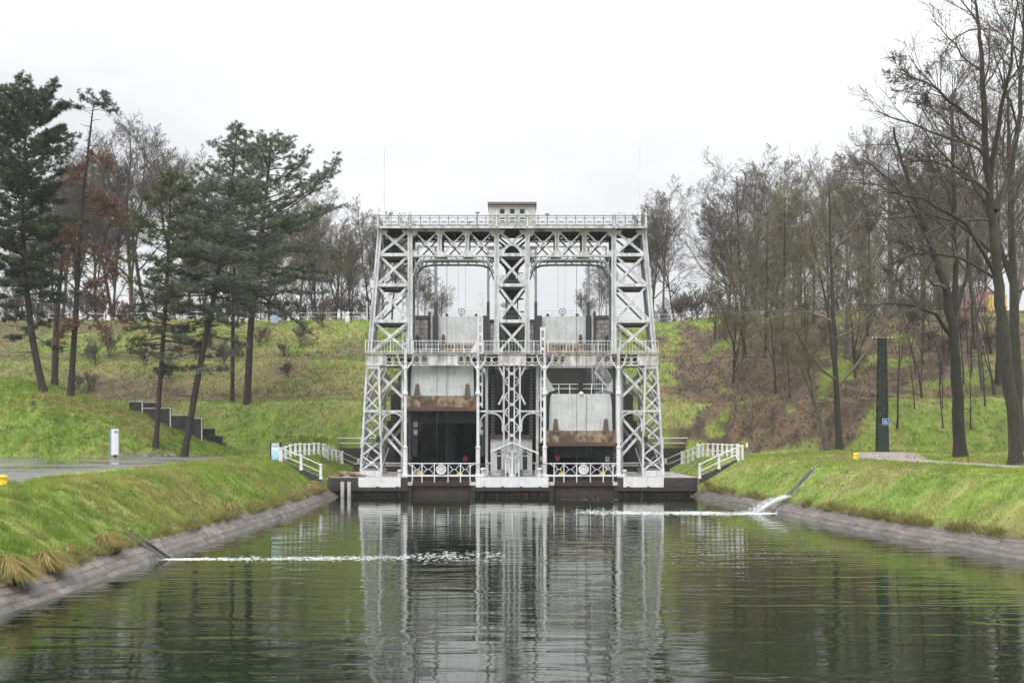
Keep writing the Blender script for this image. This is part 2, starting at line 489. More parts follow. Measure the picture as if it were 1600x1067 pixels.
# ------------------------------------------------------------------ lie of the land
def bank_left(Y):
    return -15.35 + 0.12*np.sin(Y*0.09+1.0) + 0.25*(fbm(Y*0.12, 3.3, 2)-0.5)*2
def bank_right(Y):
    return np.interp(Y, [-60, 30, 49.6, 60.2, 79.3, 100.2], [38, 26.0, 22.7, 20.7, 18.3, 15.9]) + 0.25*(fbm(Y*0.12, 9.1, 2)-0.5)*2
def ip(x, xs, ys): return np.interp(x, xs, ys)
def hill_profile(s):
    return ip(s, [0, 7.2, 10.6, 21.6, 25.4, 42, 45, 500], [3.4, 9.3, 9.55, 14.9, 15.2, 22.0, 22.5, 23.0])
def foot_y(X):
    return 119.5 - 11*sst(22, 38, X)
def mound_front(X): return ip(X, [-60,-52,-38,-30,-27], [103,103,104,110,115])
def mound_crest(X): return ip(X, [-75,-51.8,-45.3,-38.8,-32.4,-29,-27], [12.6,11.3,9.8,7.6,4.9,3.7,3.4])
def ground_z(X, Y, rough=True):
    X = np.asarray(X, float); Y = np.asarray(Y, float)
    dl = bank_left(Y) - X; dr = X - bank_right(Y)
    prof = lambda d: ip(d, [-6,-2,0,1.1,1.12,4.5,6,9], [-2.5,-2.2,-0.30,0.72,0.78,3.05,3.22,3.38])
    profr = lambda d: ip(d, [-6,-2,0,1.05,1.07,4.2,6,14,30], [-2.5,-2.2,-0.30,0.70,0.78,3.1,3.4,3.5,3.58])
    z1 = np.where(X < 0, prof(dl), profr(dr))
    d2 = np.abs(X) - 16.75
    z2 = ip(d2, [-0.4,-0.3,0.0,3.4,5], [-1.5,-1.5,1.5,3.36,3.42]) + 0.5*sst(6, 16, X-16.75)
    t = sst(96.5, 100.2, Y)
    z = z1*(1-t) + z2*t
    # the terraced hill; the lift's pit is cut out of it
    h = hill_profile(Y - foot_y(X))
    cut = (np.abs(X) < 13.0) & (Y < 158)
    wide = sst(16.0, 20.5, np.abs(X))
    h2 = np.where(Y > 122.6, h, 3.4 + (h-3.4)*wide)
    zz = np.where(Y > 100, np.maximum(z, np.where((Y > 122.6) | (np.abs(X) > 19), h2, z)), z)
    zz = np.where(cut & (Y > 100), np.minimum(zz, -1.2), zz)
    zz = np.where((np.abs(X) < 16.7) & (Y > 100) & (Y <= 122.6), -1.2, zz)
    # mound on the left behind the road
    fr = mound_front(X); cr = mound_crest(X)
    tt = np.clip((Y-fr)/11.0, 0, 1)
    m = 3.42 + (cr-3.42)*np.sin(tt*math.pi/2)**0.85 - 0.12*np.clip(Y-fr-12, 0, 8)
    m = np.where((X < -26.5) & (Y > fr), m, -99)
    zz = np.maximum(zz, m)
    if rough:
        k = sst(0.9, 2.5, zz)
        road = np.maximum(road_mask(X, Y), sst(0.9, 0.0, path_d0(X, Y)))
        zz = zz + k*(1-road)*((fbm(X*0.22, Y*0.22, 3)-0.5)*0.38*(0.5+sst(4, 8, zz)*1.8) + (vnoise(X*1.3, Y*1.3)-0.5)*0.09)
    return zz
PC0 = np.array([(32.8,58),(32.2,69),(31.8,78),(31.4,84),(31.6,90),(33,97),(34.6,103.5)]); PW0 = [0.8,0.9,1.0,1.2,2.0,3.0,2.0]
def path_d0(X, Y):
    xc = np.interp(Y, PC0[:,1], PC0[:,0]); wc = np.interp(Y, PC0[:,1], PW0)
    return np.where((Y > 57) & (Y < 104.5), np.abs(X-xc)-wc, 9)
def road_edge(Y): return ip(Y, [30, 50, 86, 117], [-21.4, -22.3, -24.6, -25.2])
def road_mask(X, Y):
    a = sst(0.0, 0.7, road_edge(Y)-X)
    b = sst(0.0, 0.7, np.minimum(mound_front(X)-0.8, 117)-Y)
    return a*b*np.where(X < -20, 1, 0)
def litter_mask(X, Y):
    """brown fallen leaves under the trees"""
    n = fbm(X*0.07+5, Y*0.10, 4); f = fbm(X*0.4, Y*0.4, 3)
    s = Y-foot_y(X)
    right = sst(15, 30, X+14*(n-0.5)) * sst(-1, 4, s + 9*(n-0.5) - 7.0*sst(31, 40, X))
    right = np.clip(right*(0.30+1.0*sst(0.34, 0.58, 0.5*n+0.5*f)), 0, 1)
    left = sst(-20, -40, X+22*(n-0.5)) * sst(6, 12, s) * (0.10+0.75*sst(0.42, 0.62, n))
    left = np.maximum(left, 0.75*sst(0.52, 0.66, n)*sst(-17, -20, X)*sst(2, 8, s))
    near_r = 0.8*sst(0.50, 0.66, f*0.5+n*0.5)*sst(14, 22, X)*sst(1, 5, s)
    right = sst(0.16, 0.50, right+(f-0.5)*1.0)*np.where(right > 0.02, 1, 0)
    return np.clip(np.maximum(np.maximum(np.where(X > 0, right, left), 0), np.where(X > 0, near_r, 0)), 0, 1)
def dry_mask(X, Y):
    n = fbm(X*0.16+40, Y*0.16+11, 4); n2 = fbm(X*0.55+4, Y*0.55+1, 3)
    return np.clip(sst(0.50, 0.68, n)*0.75 + sst(0.56, 0.72, n2)*0.6, 0, 1)
GREEN = np.array((0.150, 0.235, 0.036)); BRIGHT = np.array((0.240, 0.318, 0.056)); DRY = np.array((0.34, 0.27, 0.12))
OLIVE = np.array((0.165, 0.190, 0.050)); LEAFB = np.array((0.130, 0.090, 0.056)); LEAFD = np.array((0.062, 0.046, 0.032)); SOIL = np.array((0.085, 0.062, 0.045))
def turf_colour(X, Y):
    X = np.asarray(X, float); Y = np.asarray(Y, float)
    n = (0.45*fbm(X*0.35+9, Y*0.35, 4)+0.55*(0.5+1.2*(fbm(X*1.5, Y*1.5+7, 4)-0.5)))[..., None]; s = sst(-2, 8, Y-foot_y(X))[..., None]
    lawn = GREEN*(1-sst(0.35,0.65,n)) + BRIGHT*sst(0.35,0.65,n)
    hill = OLIVE*(1-sst(0.42,0.62,n)) + (GREEN*0.6+BRIGHT*0.4)*sst(0.42,0.62,n)
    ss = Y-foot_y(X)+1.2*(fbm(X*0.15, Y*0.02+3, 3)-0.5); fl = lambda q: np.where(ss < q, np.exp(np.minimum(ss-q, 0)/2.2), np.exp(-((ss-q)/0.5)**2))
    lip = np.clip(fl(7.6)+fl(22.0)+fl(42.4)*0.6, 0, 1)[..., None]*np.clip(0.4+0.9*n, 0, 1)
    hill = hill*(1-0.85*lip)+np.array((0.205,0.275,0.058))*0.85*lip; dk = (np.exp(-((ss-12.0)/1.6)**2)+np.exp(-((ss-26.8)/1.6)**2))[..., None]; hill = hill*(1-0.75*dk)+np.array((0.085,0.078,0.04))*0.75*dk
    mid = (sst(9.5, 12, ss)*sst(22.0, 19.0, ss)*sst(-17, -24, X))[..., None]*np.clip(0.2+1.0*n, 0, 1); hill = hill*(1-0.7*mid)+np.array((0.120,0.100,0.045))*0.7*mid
    mound = ((X < -26.5) & (Y < mound_front(X)+12))[..., None]
    c = np.where(mound, lawn, lawn*(1-s) + hill*s)
    d = dry_mask(X, Y)[..., None]*(0.60-0.12*s)
    return c*(1-d) + DRY*d
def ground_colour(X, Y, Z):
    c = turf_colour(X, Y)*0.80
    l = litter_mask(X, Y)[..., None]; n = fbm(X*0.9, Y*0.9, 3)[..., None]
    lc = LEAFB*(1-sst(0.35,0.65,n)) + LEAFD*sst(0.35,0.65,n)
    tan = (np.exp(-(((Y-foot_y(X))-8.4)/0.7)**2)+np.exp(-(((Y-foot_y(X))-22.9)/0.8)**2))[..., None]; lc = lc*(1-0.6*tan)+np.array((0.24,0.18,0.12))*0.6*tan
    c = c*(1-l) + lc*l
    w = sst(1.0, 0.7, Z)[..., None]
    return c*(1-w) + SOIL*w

def axis(parts):
    out = []
    for a, b, st in parts: out.extend(np.arange(a, b, st))
    return np.array(out + [parts[-1][1]])
gx = axis([(-440,-300,35), (-300,-120,15), (-120,-60,2.5), (-60,-30,0.8), (-30,-12,0.4), (-12,12,2.0), (12,34,0.4), (34,60,0.8), (60,120,2.5), (120,300,15), (300,440,35)])
gy = axis([(-120,0,10), (0,24,3), (24,96,0.6), (96,126,0.35), (126,170,0.7), (170,260,5), (260,620,40)])
GX, GY = np.meshgrid(gx, gy)
GZ = ground_z(GX, GY)
gme = bpy.data.meshes.new('ground')
nx, ny = len(gx), len(gy)
co = np.stack([GX, GY, GZ], -1).reshape(-1, 3)
ii = (np.arange(ny-1)[:, None]*nx + np.arange(nx-1)[None, :]).ravel()
quads = np.stack([ii, ii+1, ii+nx+1, ii+nx], -1)
gme.vertices.add(len(co)); gme.vertices.foreach_set('co', co.astype(np.float32).ravel())
gme.loops.add(quads.size); gme.loops.foreach_set('vertex_index', quads.astype(np.int32).ravel())
gme.polygons.add(len(quads)); gme.polygons.foreach_set('loop_start', np.arange(0, quads.size, 4, dtype=np.int32))
gme.polygons.foreach_set('use_smooth', [True]*len(quads))
gme.materials.append(M['ground']); gme.update(calc_edges=True)
gc = gme.color_attributes.new('tint', 'FLOAT_COLOR', 'POINT')
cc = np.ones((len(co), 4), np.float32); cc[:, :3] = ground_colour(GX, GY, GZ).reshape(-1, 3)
gc.data.foreach_set('color', cc.ravel())
ground = bpy.data.objects.new('ground', gme); COL.objects.link(ground); tag(ground, kind='structure')

# a quick height lookup on the real mesh (bilinear on the grid)
def zat(x, y):
    i = np.clip(np.searchsorted(gx, x)-1, 0, nx-2); j = np.clip(np.searchsorted(gy, y)-1, 0, ny-2)
    u = (x-gx[i])/(gx[i+1]-gx[i]); v = (y-gy[j])/(gy[j+1]-gy[j])
    return (GZ[j,i]*(1-u)+GZ[j,i+1]*u)*(1-v) + (GZ[j+1,i]*(1-u)+GZ[j+1,i+1]*u)*v

# water
w = MB().mat(M['water'])
w.add([(-26,-110,0),(75,-110,0),(30,100.4,0),(-26,100.4,0)], [(0,1,2,3)])
w.add([(-12.6,100.4,-0.02),(12.6,100.4,-0.02),(12.6,101.5,-0.02),(-12.6,101.5,-0.02)], [(0,1,2,3)])
tag(w.build('water'), kind='structure')

# road and path: sheets that follow the ground
def sheet(name, mat, xs_of_y, ys, nxs, lift, mask=None):
    vs = []; fs = []
    for y in ys:
        a, b_ = xs_of_y(y)
        for k in range(nxs+1):
            x = a+(b_-a)*k/nxs
            vs.append((x, y, float(zat(x, y))+lift))
    n = nxs+1
    for j in range(len(ys)-1):
        for k in range(nxs): fs.append((j*n+k, j*n+k+1, (j+1)*n+k+1, (j+1)*n+k))
    me = bpy.data.meshes.new(name); me.from_pydata(vs, [], fs); me.materials.append(mat)
    me.polygons.foreach_set('use_smooth', [True]*len(fs)); me.update()
    o = bpy.data.objects.new(name, me); COL.objects.link(o); return o
def road_span(y):
    r = float(road_edge(y)) + 0.18*math.sin(y*0.9)
    l = -120.0
    if y > 101.5: l = float(np.interp(y, [101.5, 102.8, 104, 110, 115, 117], [-62, -53, -39, -31.0, -28.5, -28.0]))
    return l, r
tag(sheet('road', M['asphalt'], road_span, list(np.arange(26, 101.5, 3))+list(np.arange(101.6, 117, 0.7)), 40, 0.02), kind='structure')
# gravel path on the right, past the tree and the pylon
pc = [(32.8,58),(32.2,69),(31.8,78),(31.4,84),(31.6,90),(33,97),(34.6,103.5)]
pw = [0.8,0.9,1.0,1.2,2.0,3.0,2.0]
pm = MB().mat(M['gravel']); vs = []; nseg = 26
P = np.array(pc); tpar = np.linspace(0, len(pc)-1, nseg+1)
for tt in tpar:
    x = np.interp(tt, range(len(pc)), P[:,0]); y = np.interp(tt, range(len(pc)), P[:,1]); ww = np.interp(tt, range(len(pc)), pw)
    ww *= 1+0.12*math.sin(tt*7)
    for k in range(5):
        xx = x-ww+2*ww*k/4
        vs.append((xx, y, float(zat(xx, y))+0.03))
pm.add(vs, [(j*5+k, j*5+k+1, (j+1)*5+k+1, (j+1)*5+k) for j in range(nseg) for k in range(4)])
tag(pm.build('path', smooth=True), kind='structure')
def path_d(X, Y):
    xc = np.interp(Y, P[:,1], P[:,0]); wc = np.interp(Y, P[:,1], pw)
    return np.where((Y > 58) & (Y < 103.5), np.abs(X-xc)-wc, 9)

# stone revetments along both banks
def revetment(side, label):
    ys = np.arange(-60, 100.9, 0.6); vs = []; uv = []
    prof = [(-0.6,-0.45),(0.0,-0.02),(0.35,0.28),(0.7,0.53),(1.02,0.74),(1.35,0.70)]
    for y in ys:
        t = float(sst(98.6, 100.9, y))
        base = float(bank_left(y)) if side < 0 else float(bank_right(y))
        if side < 0: base = base*(1-t) + (-16.2)*t
        for i, (d, z) in enumerate(prof):
            j = (random.random()-0.5)*0.07
            dd = d + (random.random()-0.5)*(0.10 if 0 < i < 5 else 0.02)
            vs.append((base+side*dd, y, z+(j if i in (2,3,4) else j*0.4) - 0.10*(1-float(fbm(y*0.2, 4.4+side, 3)))*(i >= 3)))
            uv.append((y, d*1.25))
    n = len(prof); fs = []
    for j in range(len(ys)-1):
        for k in range(n-1):
            f = (j*n+k, (j+1)*n+k, (j+1)*n+k+1, j*n+k+1)
            fs.append(f if side < 0 else f[::-1])
    me = bpy.data.meshes.new('stone_revetment'); me.from_pydata(vs, [], fs); me.materials.append(M['revet'])
    l = me.uv_layers.new(name='UVMap')
    for p in me.polygons:
        for li in p.loop_indices: l.data[li].uv = uv[me.loops[li].vertex_index]
    me.update()
    o = bpy.data.objects.new('stone_revetment', me); COL.objects.link(o)
    tag(o, label, 'revetment')
revetment(-1, 'sloping grey stone revetment along the water below the asphalt road, set with tan tussocks')
revetment(1, 'sloping grey stone revetment along the water below the lawn with the gravel path')

# ------------------------------------------------------------------ grass blades and fallen leaves
def scatter(n, x0, x1, y0, y1, keep):
    x = RNG.uniform(x0, x1, n); y = RNG.uniform(y0, y1, n)
    k = RNG.random(n) < keep(x, y)
    return x[k], y[k]
def visible(x, y, pad=320):
    px = 800 + x/y*F
    return ((px > -pad) & (px < 1600+pad)).astype(float)
def blades(x, y, h, wdt, lean=0.5):
    n = len(x); z = zat(x, y)-0.02
    a = RNG.uniform(0, 2*math.pi, n); cl_ = vnoise(x*1.9, y*1.9)*0.6+vnoise(x*4.3+9, y*4.3)*0.4; hh = h*RNG.uniform(0.5, 1.35, n)*(0.35+1.45*sst(0.25, 0.8, cl_)); ww = wdt*RNG.uniform(0.6, 1.3, n)
    dx, dy = np.cos(a)*ww/2, np.sin(a)*ww/2
    b = RNG.uniform(0, 2*math.pi, n); l = hh*RNG.uniform(0, lean, n)*1.6
    v = np.empty((n, 3, 3))
    v[:,0] = np.stack([x-dx, y-dy, z], -1); v[:,1] = np.stack([x+dx, y+dy, z], -1)
    v[:,2] = np.stack([x+np.cos(b)*l, y+np.sin(b)*l, z+hh], -1)
    c = turf_colour(x, y)*RNG.uniform(0.70, 1.30, (n, 1))*(0.84+0.38*sst(0.25, 0.75, cl_))[:, None]
    yel = (RNG.random(n) < 0.12)[:, None]
    c = np.where(yel, c*0.35+DRY*0.75, c)
    return v.reshape(-1, 3), np.repeat(c, 3, axis=0)
bV = []; bC = []
def lawn_keep(x, y):
    dl = bank_left(y)-x; dr = x-bank_right(y)
    ok = np.where(y < 98.5, (dl > 1.0) | (dr > 0.97), np.abs(x) > 17.0)
    return ok*visible(x, y)*(1-np.clip(road_mask(x, y)*3, 0, 1))*(path_d(x, y) > 0.25)*(1-0.85*litter_mask(x, y))*np.where((x < -26.5) & (y > mound_front(x)-1.2) & (y < mound_front(x)+0.2), 0.4, 1)
for (n, x0, x1, y0, y1, h, wd) in (
    (190000, -24.5, -16.1, 28, 62, 0.15, 0.035), (110000, -26.0, -16.1, 62, 100, 0.16, 0.06), (40000, -26, -16.9, 98, 122, 0.2, 0.08),
    (190000, 16.4, 50, 30, 72, 0.13, 0.045), (150000, 16.4, 62, 72, 112, 0.13, 0.065),
    (60000, -56, -26.5, 102, 120, 0.22, 0.09)):
    x, y = scatter(n, x0, x1, y0, y1, lawn_keep)
    v, c = blades(x, y, h, wd); bV.append(v); bC.append(c)
# ragged straw fringe where the turf ends above the stones
for side in (-1, 1):
    n = 17000; y = RNG.uniform(28, 98.5, n); d = 0.98+RNG.random(n)**2*0.38
    x = bank_left(y)-d if side < 0 else bank_right(y)+d
    k = (visible(x, y) > 0) & (fbm(y*0.5+side*7, 0*y+2.2, 3) > 0.36)
    v, c = blades(x[k], y[k], 0.27, 0.04, 1.2)
    t_ = np.repeat(RNG.random((k.sum(), 1)), 3, axis=0); c = np.array((0.32,0.27,0.09))*t_+np.array((0.12,0.115,0.045))*(1-t_)
    bV.append(v); bC.append(c)
def hill_keep(x, y):
    return visible(x, y)*(np.abs(x) > 13.2)*(zat(x, y) > 4.0)*(1-0.93*litter_mask(x, y))*np.clip(0.35+1.1*fbm(x*0.8, y*0.8, 3), 0, 1)
for (x0, x1, n) in ((-80, -13.2, 170000), (13.2, 80, 130000)):
    x, y = scatter(n, x0, x1, 108, 163, hill_keep)
    v, c = blades(x, y, 0.19, 0.12, 0.8); bV.append(v); bC.append(c)
tag(mesh_np('grass', np.concatenate(bV), 3, [M['blade']], np.concatenate(bC)), 'short wet green and straw coloured grass over the banks and terraces', kind='stuff')

x, y = scatter(150000, -80, 84, 106, 170, lambda x, y: visible(x, y)*(np.abs(x) > 13.5)*np.clip(litter_mask(x, y)*1.1, 0.015, 1)*np.where(x > 0, 1, 0.6))
xs_, ys_ = scatter(26000, -27, 45, 34, 106, lambda x, y: visible(x, y)*(zat(x, y) > 0.9)*(0.12+0.5*sst(0.5, 0.7, fbm(x*0.3, y*0.3, 3)))*(road_mask(x, y) < 0.5))
x = np.r_[x, xs_]; y = np.r_[y, ys_]
n = len(x); z = zat(x, y)+0.03+RNG.uniform(0, 0.05, n); a = RNG.uniform(0, 6.28, n); r = RNG.uniform(0.05, 0.13, n)*np.where(y < 106, 0.55, 1.0); z = z+np.where(y < 106, 0.08, 0)
v = np.empty((n, 4, 3)); tl = RNG.uniform(-0.9, 0.9, (n, 2))
for k, (i, j) in enumerate(((1,0),(0,0.6),(-1,0),(0,-0.6))):
    ox = (np.cos(a)*i-np.sin(a)*j)*r; oy = (np.sin(a)*i+np.cos(a)*j)*r
    v[:,k] = np.stack([x+ox, y+oy, z+ox*tl[:,0]+oy*tl[:,1]+0.03], -1)
t_ = RNG.random((n,1)); cl = (np.array((0.20,0.128,0.082))*t_ + np.array((0.070,0.047,0.035))*(1-t_))
tag(mesh_np('leaf_litter', v.reshape(-1,3), 4, [M['leaf']], np.repeat(cl, 4, axis=0)), 'brown fallen leaves lying on the wooded slopes', kind='stuff')

# ------------------------------------------------------------------ the boat lift
FY = 104.0; BY = 107.2; LBY = 110.5       # front and rear plane of the portal
def fx(px): return axx(px, FY)
def fz(py): return azz(py, FY)
PX = FY/F                    # metres per photo pixel at the front plane
PLAT = 1.68
mir = lambda px: 1600-px
lift = Sub('boat_lift', (0, FY, PLAT), 'tall white riveted steel lift portal of three lattice towers over two bays', 'boat lift')

def xbrace(mb, x0a, x1a, x0b, x1b, za, zb, y, w, d):
    """cross from bottom (za: x0a..x1a) to top (zb: x0b..x1b)"""
    mb.bar((x0a, y, za), (x1b, y, zb), w, d)
    mb.bar((x1a, y+d*0.6, za), (x0b, y+d*0.6, zb), w, d)

LEVELS_PY = [551, 502, 445.7, 398.4, 360]
def tower(kind):
    """upper tower between deck and walkway; kind -1 left, 0 middle, 1 right"""
    t = empty('tower', (0,0,0)); t.parent = lift.o
    def xl(py):
        if kind == 0: return fx(776)
        if kind < 0: return fx(np.interp(py, [359, 551], [594, 577.5]))
        return fx(959)
    def xr(py):
        if kind == 0: return fx(824)
        if kind < 0: return fx(641)
        return fx(np.interp(py, [359, 551], [1006, 1022.5]))
    for yy, w in ((FY, 0.42), (BY, 0.30)):  # front plane white, rear plane coloured darker to stand for shade
        for xf in (xl, xr):
            lb = MB().mat(M['white'] if yy == FY else M['grey_and_shaded_steel'])
            p, q = (xf(553), yy, fz(553)), (xf(357), yy, fz(357))
            wd = (0.46 if abs(xf(553)-xf(357)) < 0.01 else 0.42)*(1 if yy == FY else 0.8)
            e = wd/2-0.07
            lb.bar((p[0]-e, yy, p[2]), (q[0]-e, yy, q[2]), 0.14, w)
            lb.bar((p[0]+e, yy, p[2]), (q[0]+e, yy, q[2]), 0.14, w)
            lb.bar((p[0], yy+0.03, p[2]), (q[0], yy+0.03, q[2]), wd-0.27, w*0.55)
            lift.part('leg', lb, t)
        br = MB().mat(M['white'] if yy == FY else M['grey_and_shaded_steel'])
        gu = MB().mat(M['white'])
        for a, b_ in zip(LEVELS_PY[:-1], LEVELS_PY[1:]):
            za, zb = fz(a-2), fz(b_+2)
            xbrace(br, xl(a)+0.22, xr(a)-0.22, xl(b_)+0.22, xr(b_)-0.22, za, zb, yy+(0.0 if yy == FY else -0.1), 0.235 if yy == FY else 0.17, 0.08)
            for py, sg in ((a, 1), (b_, -1)):
                for xf, sx in ((xl, 1), (xr, -1)):
                    x0 = xf(py)+sx*0.2; z0 = fz(py)
                    if yy == FY and sg == -1 and b_ > 370: continue
                    s2 = 0.42 if b_ > 370 or sg > 0 else 0.6
                    if yy != FY: continue
                    pts = [(x0, z0), (x0+sx*s2, z0), (x0+sx*s2*0.75, z0+sg*0.28), (x0, z0+sg*s2*0.8)]
                    if sx*sg < 0: pts = pts[::-1]
                    gu = MB().mat(M['white']); gu.prism(pts, yy-0.085, yy-0.06); lift.part('gusset_plate', gu, t)
        lift.part('cross_brace', br, t)
        for py in LEVELS_PY[1:-1]:
            hb = MB().mat(M['white'] if yy == FY else M['grey_and_shaded_steel'])
            hb.box(xl(py)+0.23, xr(py)-0.23, yy-0.16, yy+0.16, fz(py)-0.15, fz(py)+0.15)
            lift.part('strut', hb, t)
    # side bracing between front and rear plane
    for xf in (xl, xr):
        sb = MB().mat(M['grey_and_shaded_steel'])
        for a, b_ in zip(LEVELS_PY[:-1], LEVELS_PY[1:]):
            sb.bar((xf(a), FY+0.2, fz(a)), (xf(b_), BY-0.2, fz(b_)), 0.2, 0.09, up=(1,0,0))
            sb.bar((xf(a)+0.06, BY-0.2, fz(a)), (xf(b_)+0.06, FY+0.2, fz(b_)), 0.2, 0.09, up=(1,0,0))
            sb.box(xf(b_)-0.1, xf(b_)+0.1, FY+0.24, BY-0.24, fz(b_)-0.12, fz(b_)+0.1)
        lift.part('side_brace', sb, t)
    # landings: plate floors with beams under, coloured dark to stand for shaded undersides
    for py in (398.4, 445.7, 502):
        fl = MB().mat(M['shaded_floor_steel'])
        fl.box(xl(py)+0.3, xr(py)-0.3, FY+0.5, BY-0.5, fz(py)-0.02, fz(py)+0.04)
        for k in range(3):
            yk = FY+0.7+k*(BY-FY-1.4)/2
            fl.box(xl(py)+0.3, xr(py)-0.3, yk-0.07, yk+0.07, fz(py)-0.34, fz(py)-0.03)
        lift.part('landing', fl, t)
    return xl, xr
tower(-1); tower(0); tower(1)

# machinery inside the middle tower: stair, pipes, pulley frame
mach = MB().mat(M['dark_steel'])
cx = fx(800)
mach.tube([(cx, 108.5, PLAT), (cx, 108.5, fz(372))], 0.22, 8)
mach.prism([(cx-1.25, fz(398)), (cx+1.25, fz(398)), (cx+0.3, fz(376)), (cx-0.3, fz(376))][::-1], 106.8, 107.1)
mach.prism([(cx-1.3, fz(369)), (cx, fz(386)), (cx+1.3, fz(369)), (cx+1.55, fz(369)), (cx, fz(391)), (cx-1.55, fz(369))], 106.2, 106.5)
mach.prism([(cx-0.95, fz(402)), (cx+0.95, fz(402)), (cx+0.28, fz(430)), (cx-0.28, fz(430))], 106.8, 107.2)
mach.prism([(cx-0.28, fz(429)), (cx+0.28, fz(429)), (cx+1.0, fz(443)), (cx-1.0, fz(443))], 106.8, 107.15)
mach.prism([(cx-0.9, fz(450)), (cx+0.9, fz(450)), (cx+0.45, fz(462)), (cx-0.45, fz(462))], 106.8, 107.2)
mach.prism([(cx-0.25, fz(470)), (cx+0.25, fz(470)), (cx+0.8, fz(499)), (cx-0.8, fz(499))], 106.8, 107.2)
mach.prism([(cx-1.0, fz(506)), (cx+1.0, fz(506)), (cx+0.5, fz(522)), (cx-0.5, fz(522))], 106.8, 107.3)
for k, s in ((0,-1),(0,1)):
    mach.tube([(cx+s*0.55, 106.5, fz(549)), (cx+s*0.55, 106.5, fz(398))], 0.06, 6)
lift.part('lifting_gear', mach)
st = MB().mat(M['dark_steel'])
for k in range(60):
    a = k*0.42; z = fz(500)+k*0.085
    st.bar((cx, 108.6, z), (cx+1.15*math.cos(a), 108.6+1.15*math.sin(a), z), 0.28, 0.04, up=(0,0,1))
for k in range(20):
    z = fz(549)+k*0.14
    st.box(cx-0.4, cx+0.4, 109.2-k*0.05, 109.4-k*0.05, z, z+0.04)
lift.part('spiral_stair', st)
for py in (445.7, 502):
    rl = MB().mat(M['grey_and_shaded_steel'])
    for k in range(9):
        x = fx(781)+(fx(819)-fx(781))*k/8
        rl.tube([(x, 104.9, fz(py)+0.04), (x, 105.0, fz(py)+1.05)], 0.025, 4)
    for zz in (0.55, 1.05): rl.tube([(fx(781), 105.0, fz(py)+zz), (fx(819), 105.0, fz(py)+zz)], 0.028, 4)
    lift.part('landing_rail', rl)

# top girders over the two bays: front and rear trusses
for (a, b_) in ((644.5, 772.5), (827.5, 955.5)):
    for yy in (FY, BY):
        g = MB().mat(M['girder'] if yy == FY else M['grey_and_shaded_steel'])  # rear truss greyed: its shade is in the paint colour
        x0, x1 = fx(a), fx(b_)
        zt, zb = fz(361.5), fz(399.7)
        g.box(x0, x1, yy-0.2, yy+0.2, zt-0.02, zt+0.24)
        g.box(x0, x1, yy-0.2, yy+0.2, zb-0.13, zb+0.06)
        n = 3; xs = [x0+(x1-x0)*k/n for k in range(n+1)]
        for k in range(1, n):
            g.box(xs[k]-0.2, xs[k]-0.09, yy-0.15, yy+0.15, zb, zt); g.box(xs[k]+0.09, xs[k]+0.2, yy-0.15, yy+0.15, zb, zt)
            g.box(xs[k]-0.1, xs[k]+0.1, yy-0.02, yy+0.02, zb, zt)
        for k in range(n):
            xbrace(g, xs[k]+0.2, xs[k+1]-0.2, xs[k]+0.2, xs[k+1]-0.2, zb+0.05, zt-0.05, yy-0.05, 0.13, 0.07)
        for k in range(n+1):
            for zz, sg in ((zt, -1), (zb, 1)):
                g.prism([(max(x0,xs[k]-0.55), zz), (max(x0,xs[k]-0.22), zz+sg*0.5), (min(x1,xs[k]+0.22), zz+sg*0.5), (min(x1,xs[k]+0.55), zz)][::(1 if sg > 0 else -1)], yy-0.125, yy-0.10)
        lift.part('truss_girder', g)
        # the flat arch under it
        ar = MB().mat(M['grey_and_shaded_steel'])
        pts = [(a+2, 428), (a+5, 417), (a+11, 410.5), (a+20, 407.2), (a+34, 406.2), (b_-34, 406.2), (b_-20, 407.2), (b_-11, 410.5), (b_-5, 417), (b_-2, 428)]
        P3 = [(fx(p), yy, fz(q)) for p, q in pts]
        for p, q in zip(P3[:-1], P3[1:]): ar.bar(p, q, 0.16, 0.30)
        for px_ in (a+14, a+26, a+40, a+56, b_-56, b_-40, b_-26, b_-14):
            pz = np.interp(px_, [p for p, _ in pts], [q for _, q in pts])
            ar.bar((fx(px_), yy, fz(pz)), (fx(px_+(6 if px_ < 700 or 800 < px_ < 890 else -6)), yy, fz(400.8)), 0.09, 0.12)
        for s, e in ((a, 1), (b_, -1)):
            ar.ring((fx(s+e*7.5), yy, fz(406.3)), 0.2, 0.30, 0.12, 12)
        lift.part('arch_rib', ar)
        for s, e in ((a, 1), (b_, -1)):
            kn = MB().mat(M['white'])
            kn.bar((fx(s+e*0.5), yy-0.05, fz(432)), (fx(s+e*13), yy-0.05, fz(401)), 0.12, 0.14)
            lift.part('knee_brace', kn)
    # joists and the dark gear between the trusses
    j = MB().mat(M['dark_steel'])
    for k in range(7):
        x = fx(a)+(fx(b_)-fx(a))*(k+0.5)/7
        j.box(x-0.1, x+0.1, FY+0.25, BY-0.25, fz(363), fz(359.4))
    for k in range(3):
        xk0 = fx(a)+(fx(b_)-fx(a))*k/3+0.62; xk1 = fx(a)+(fx(b_)-fx(a))*(k+1)/3-0.62
        j.box(xk0, xk1, BY-0.6, BY-0.35, fz(368.5), fz(360.2))
    j.tube([(fx(a), 106.2, fz(368)), (fx(b_), 106.2, fz(368))], 0.10, 8)
    lift.part('joist', j)
    bay = MB().mat(M['white_old'])
    bay.box(fx(a), fx(b_), 106.7, 106.85, fz(371), fz(369.5))
    for k in range(10):
        x = fx(a)+(fx(b_)-fx(a))*(k+0.5)/10
        bay.tube([(x, 106.8, fz(369)), (x+0.2, 106.8, fz(363))], 0.04, 4)
    lift.part('pipe_rack', bay)
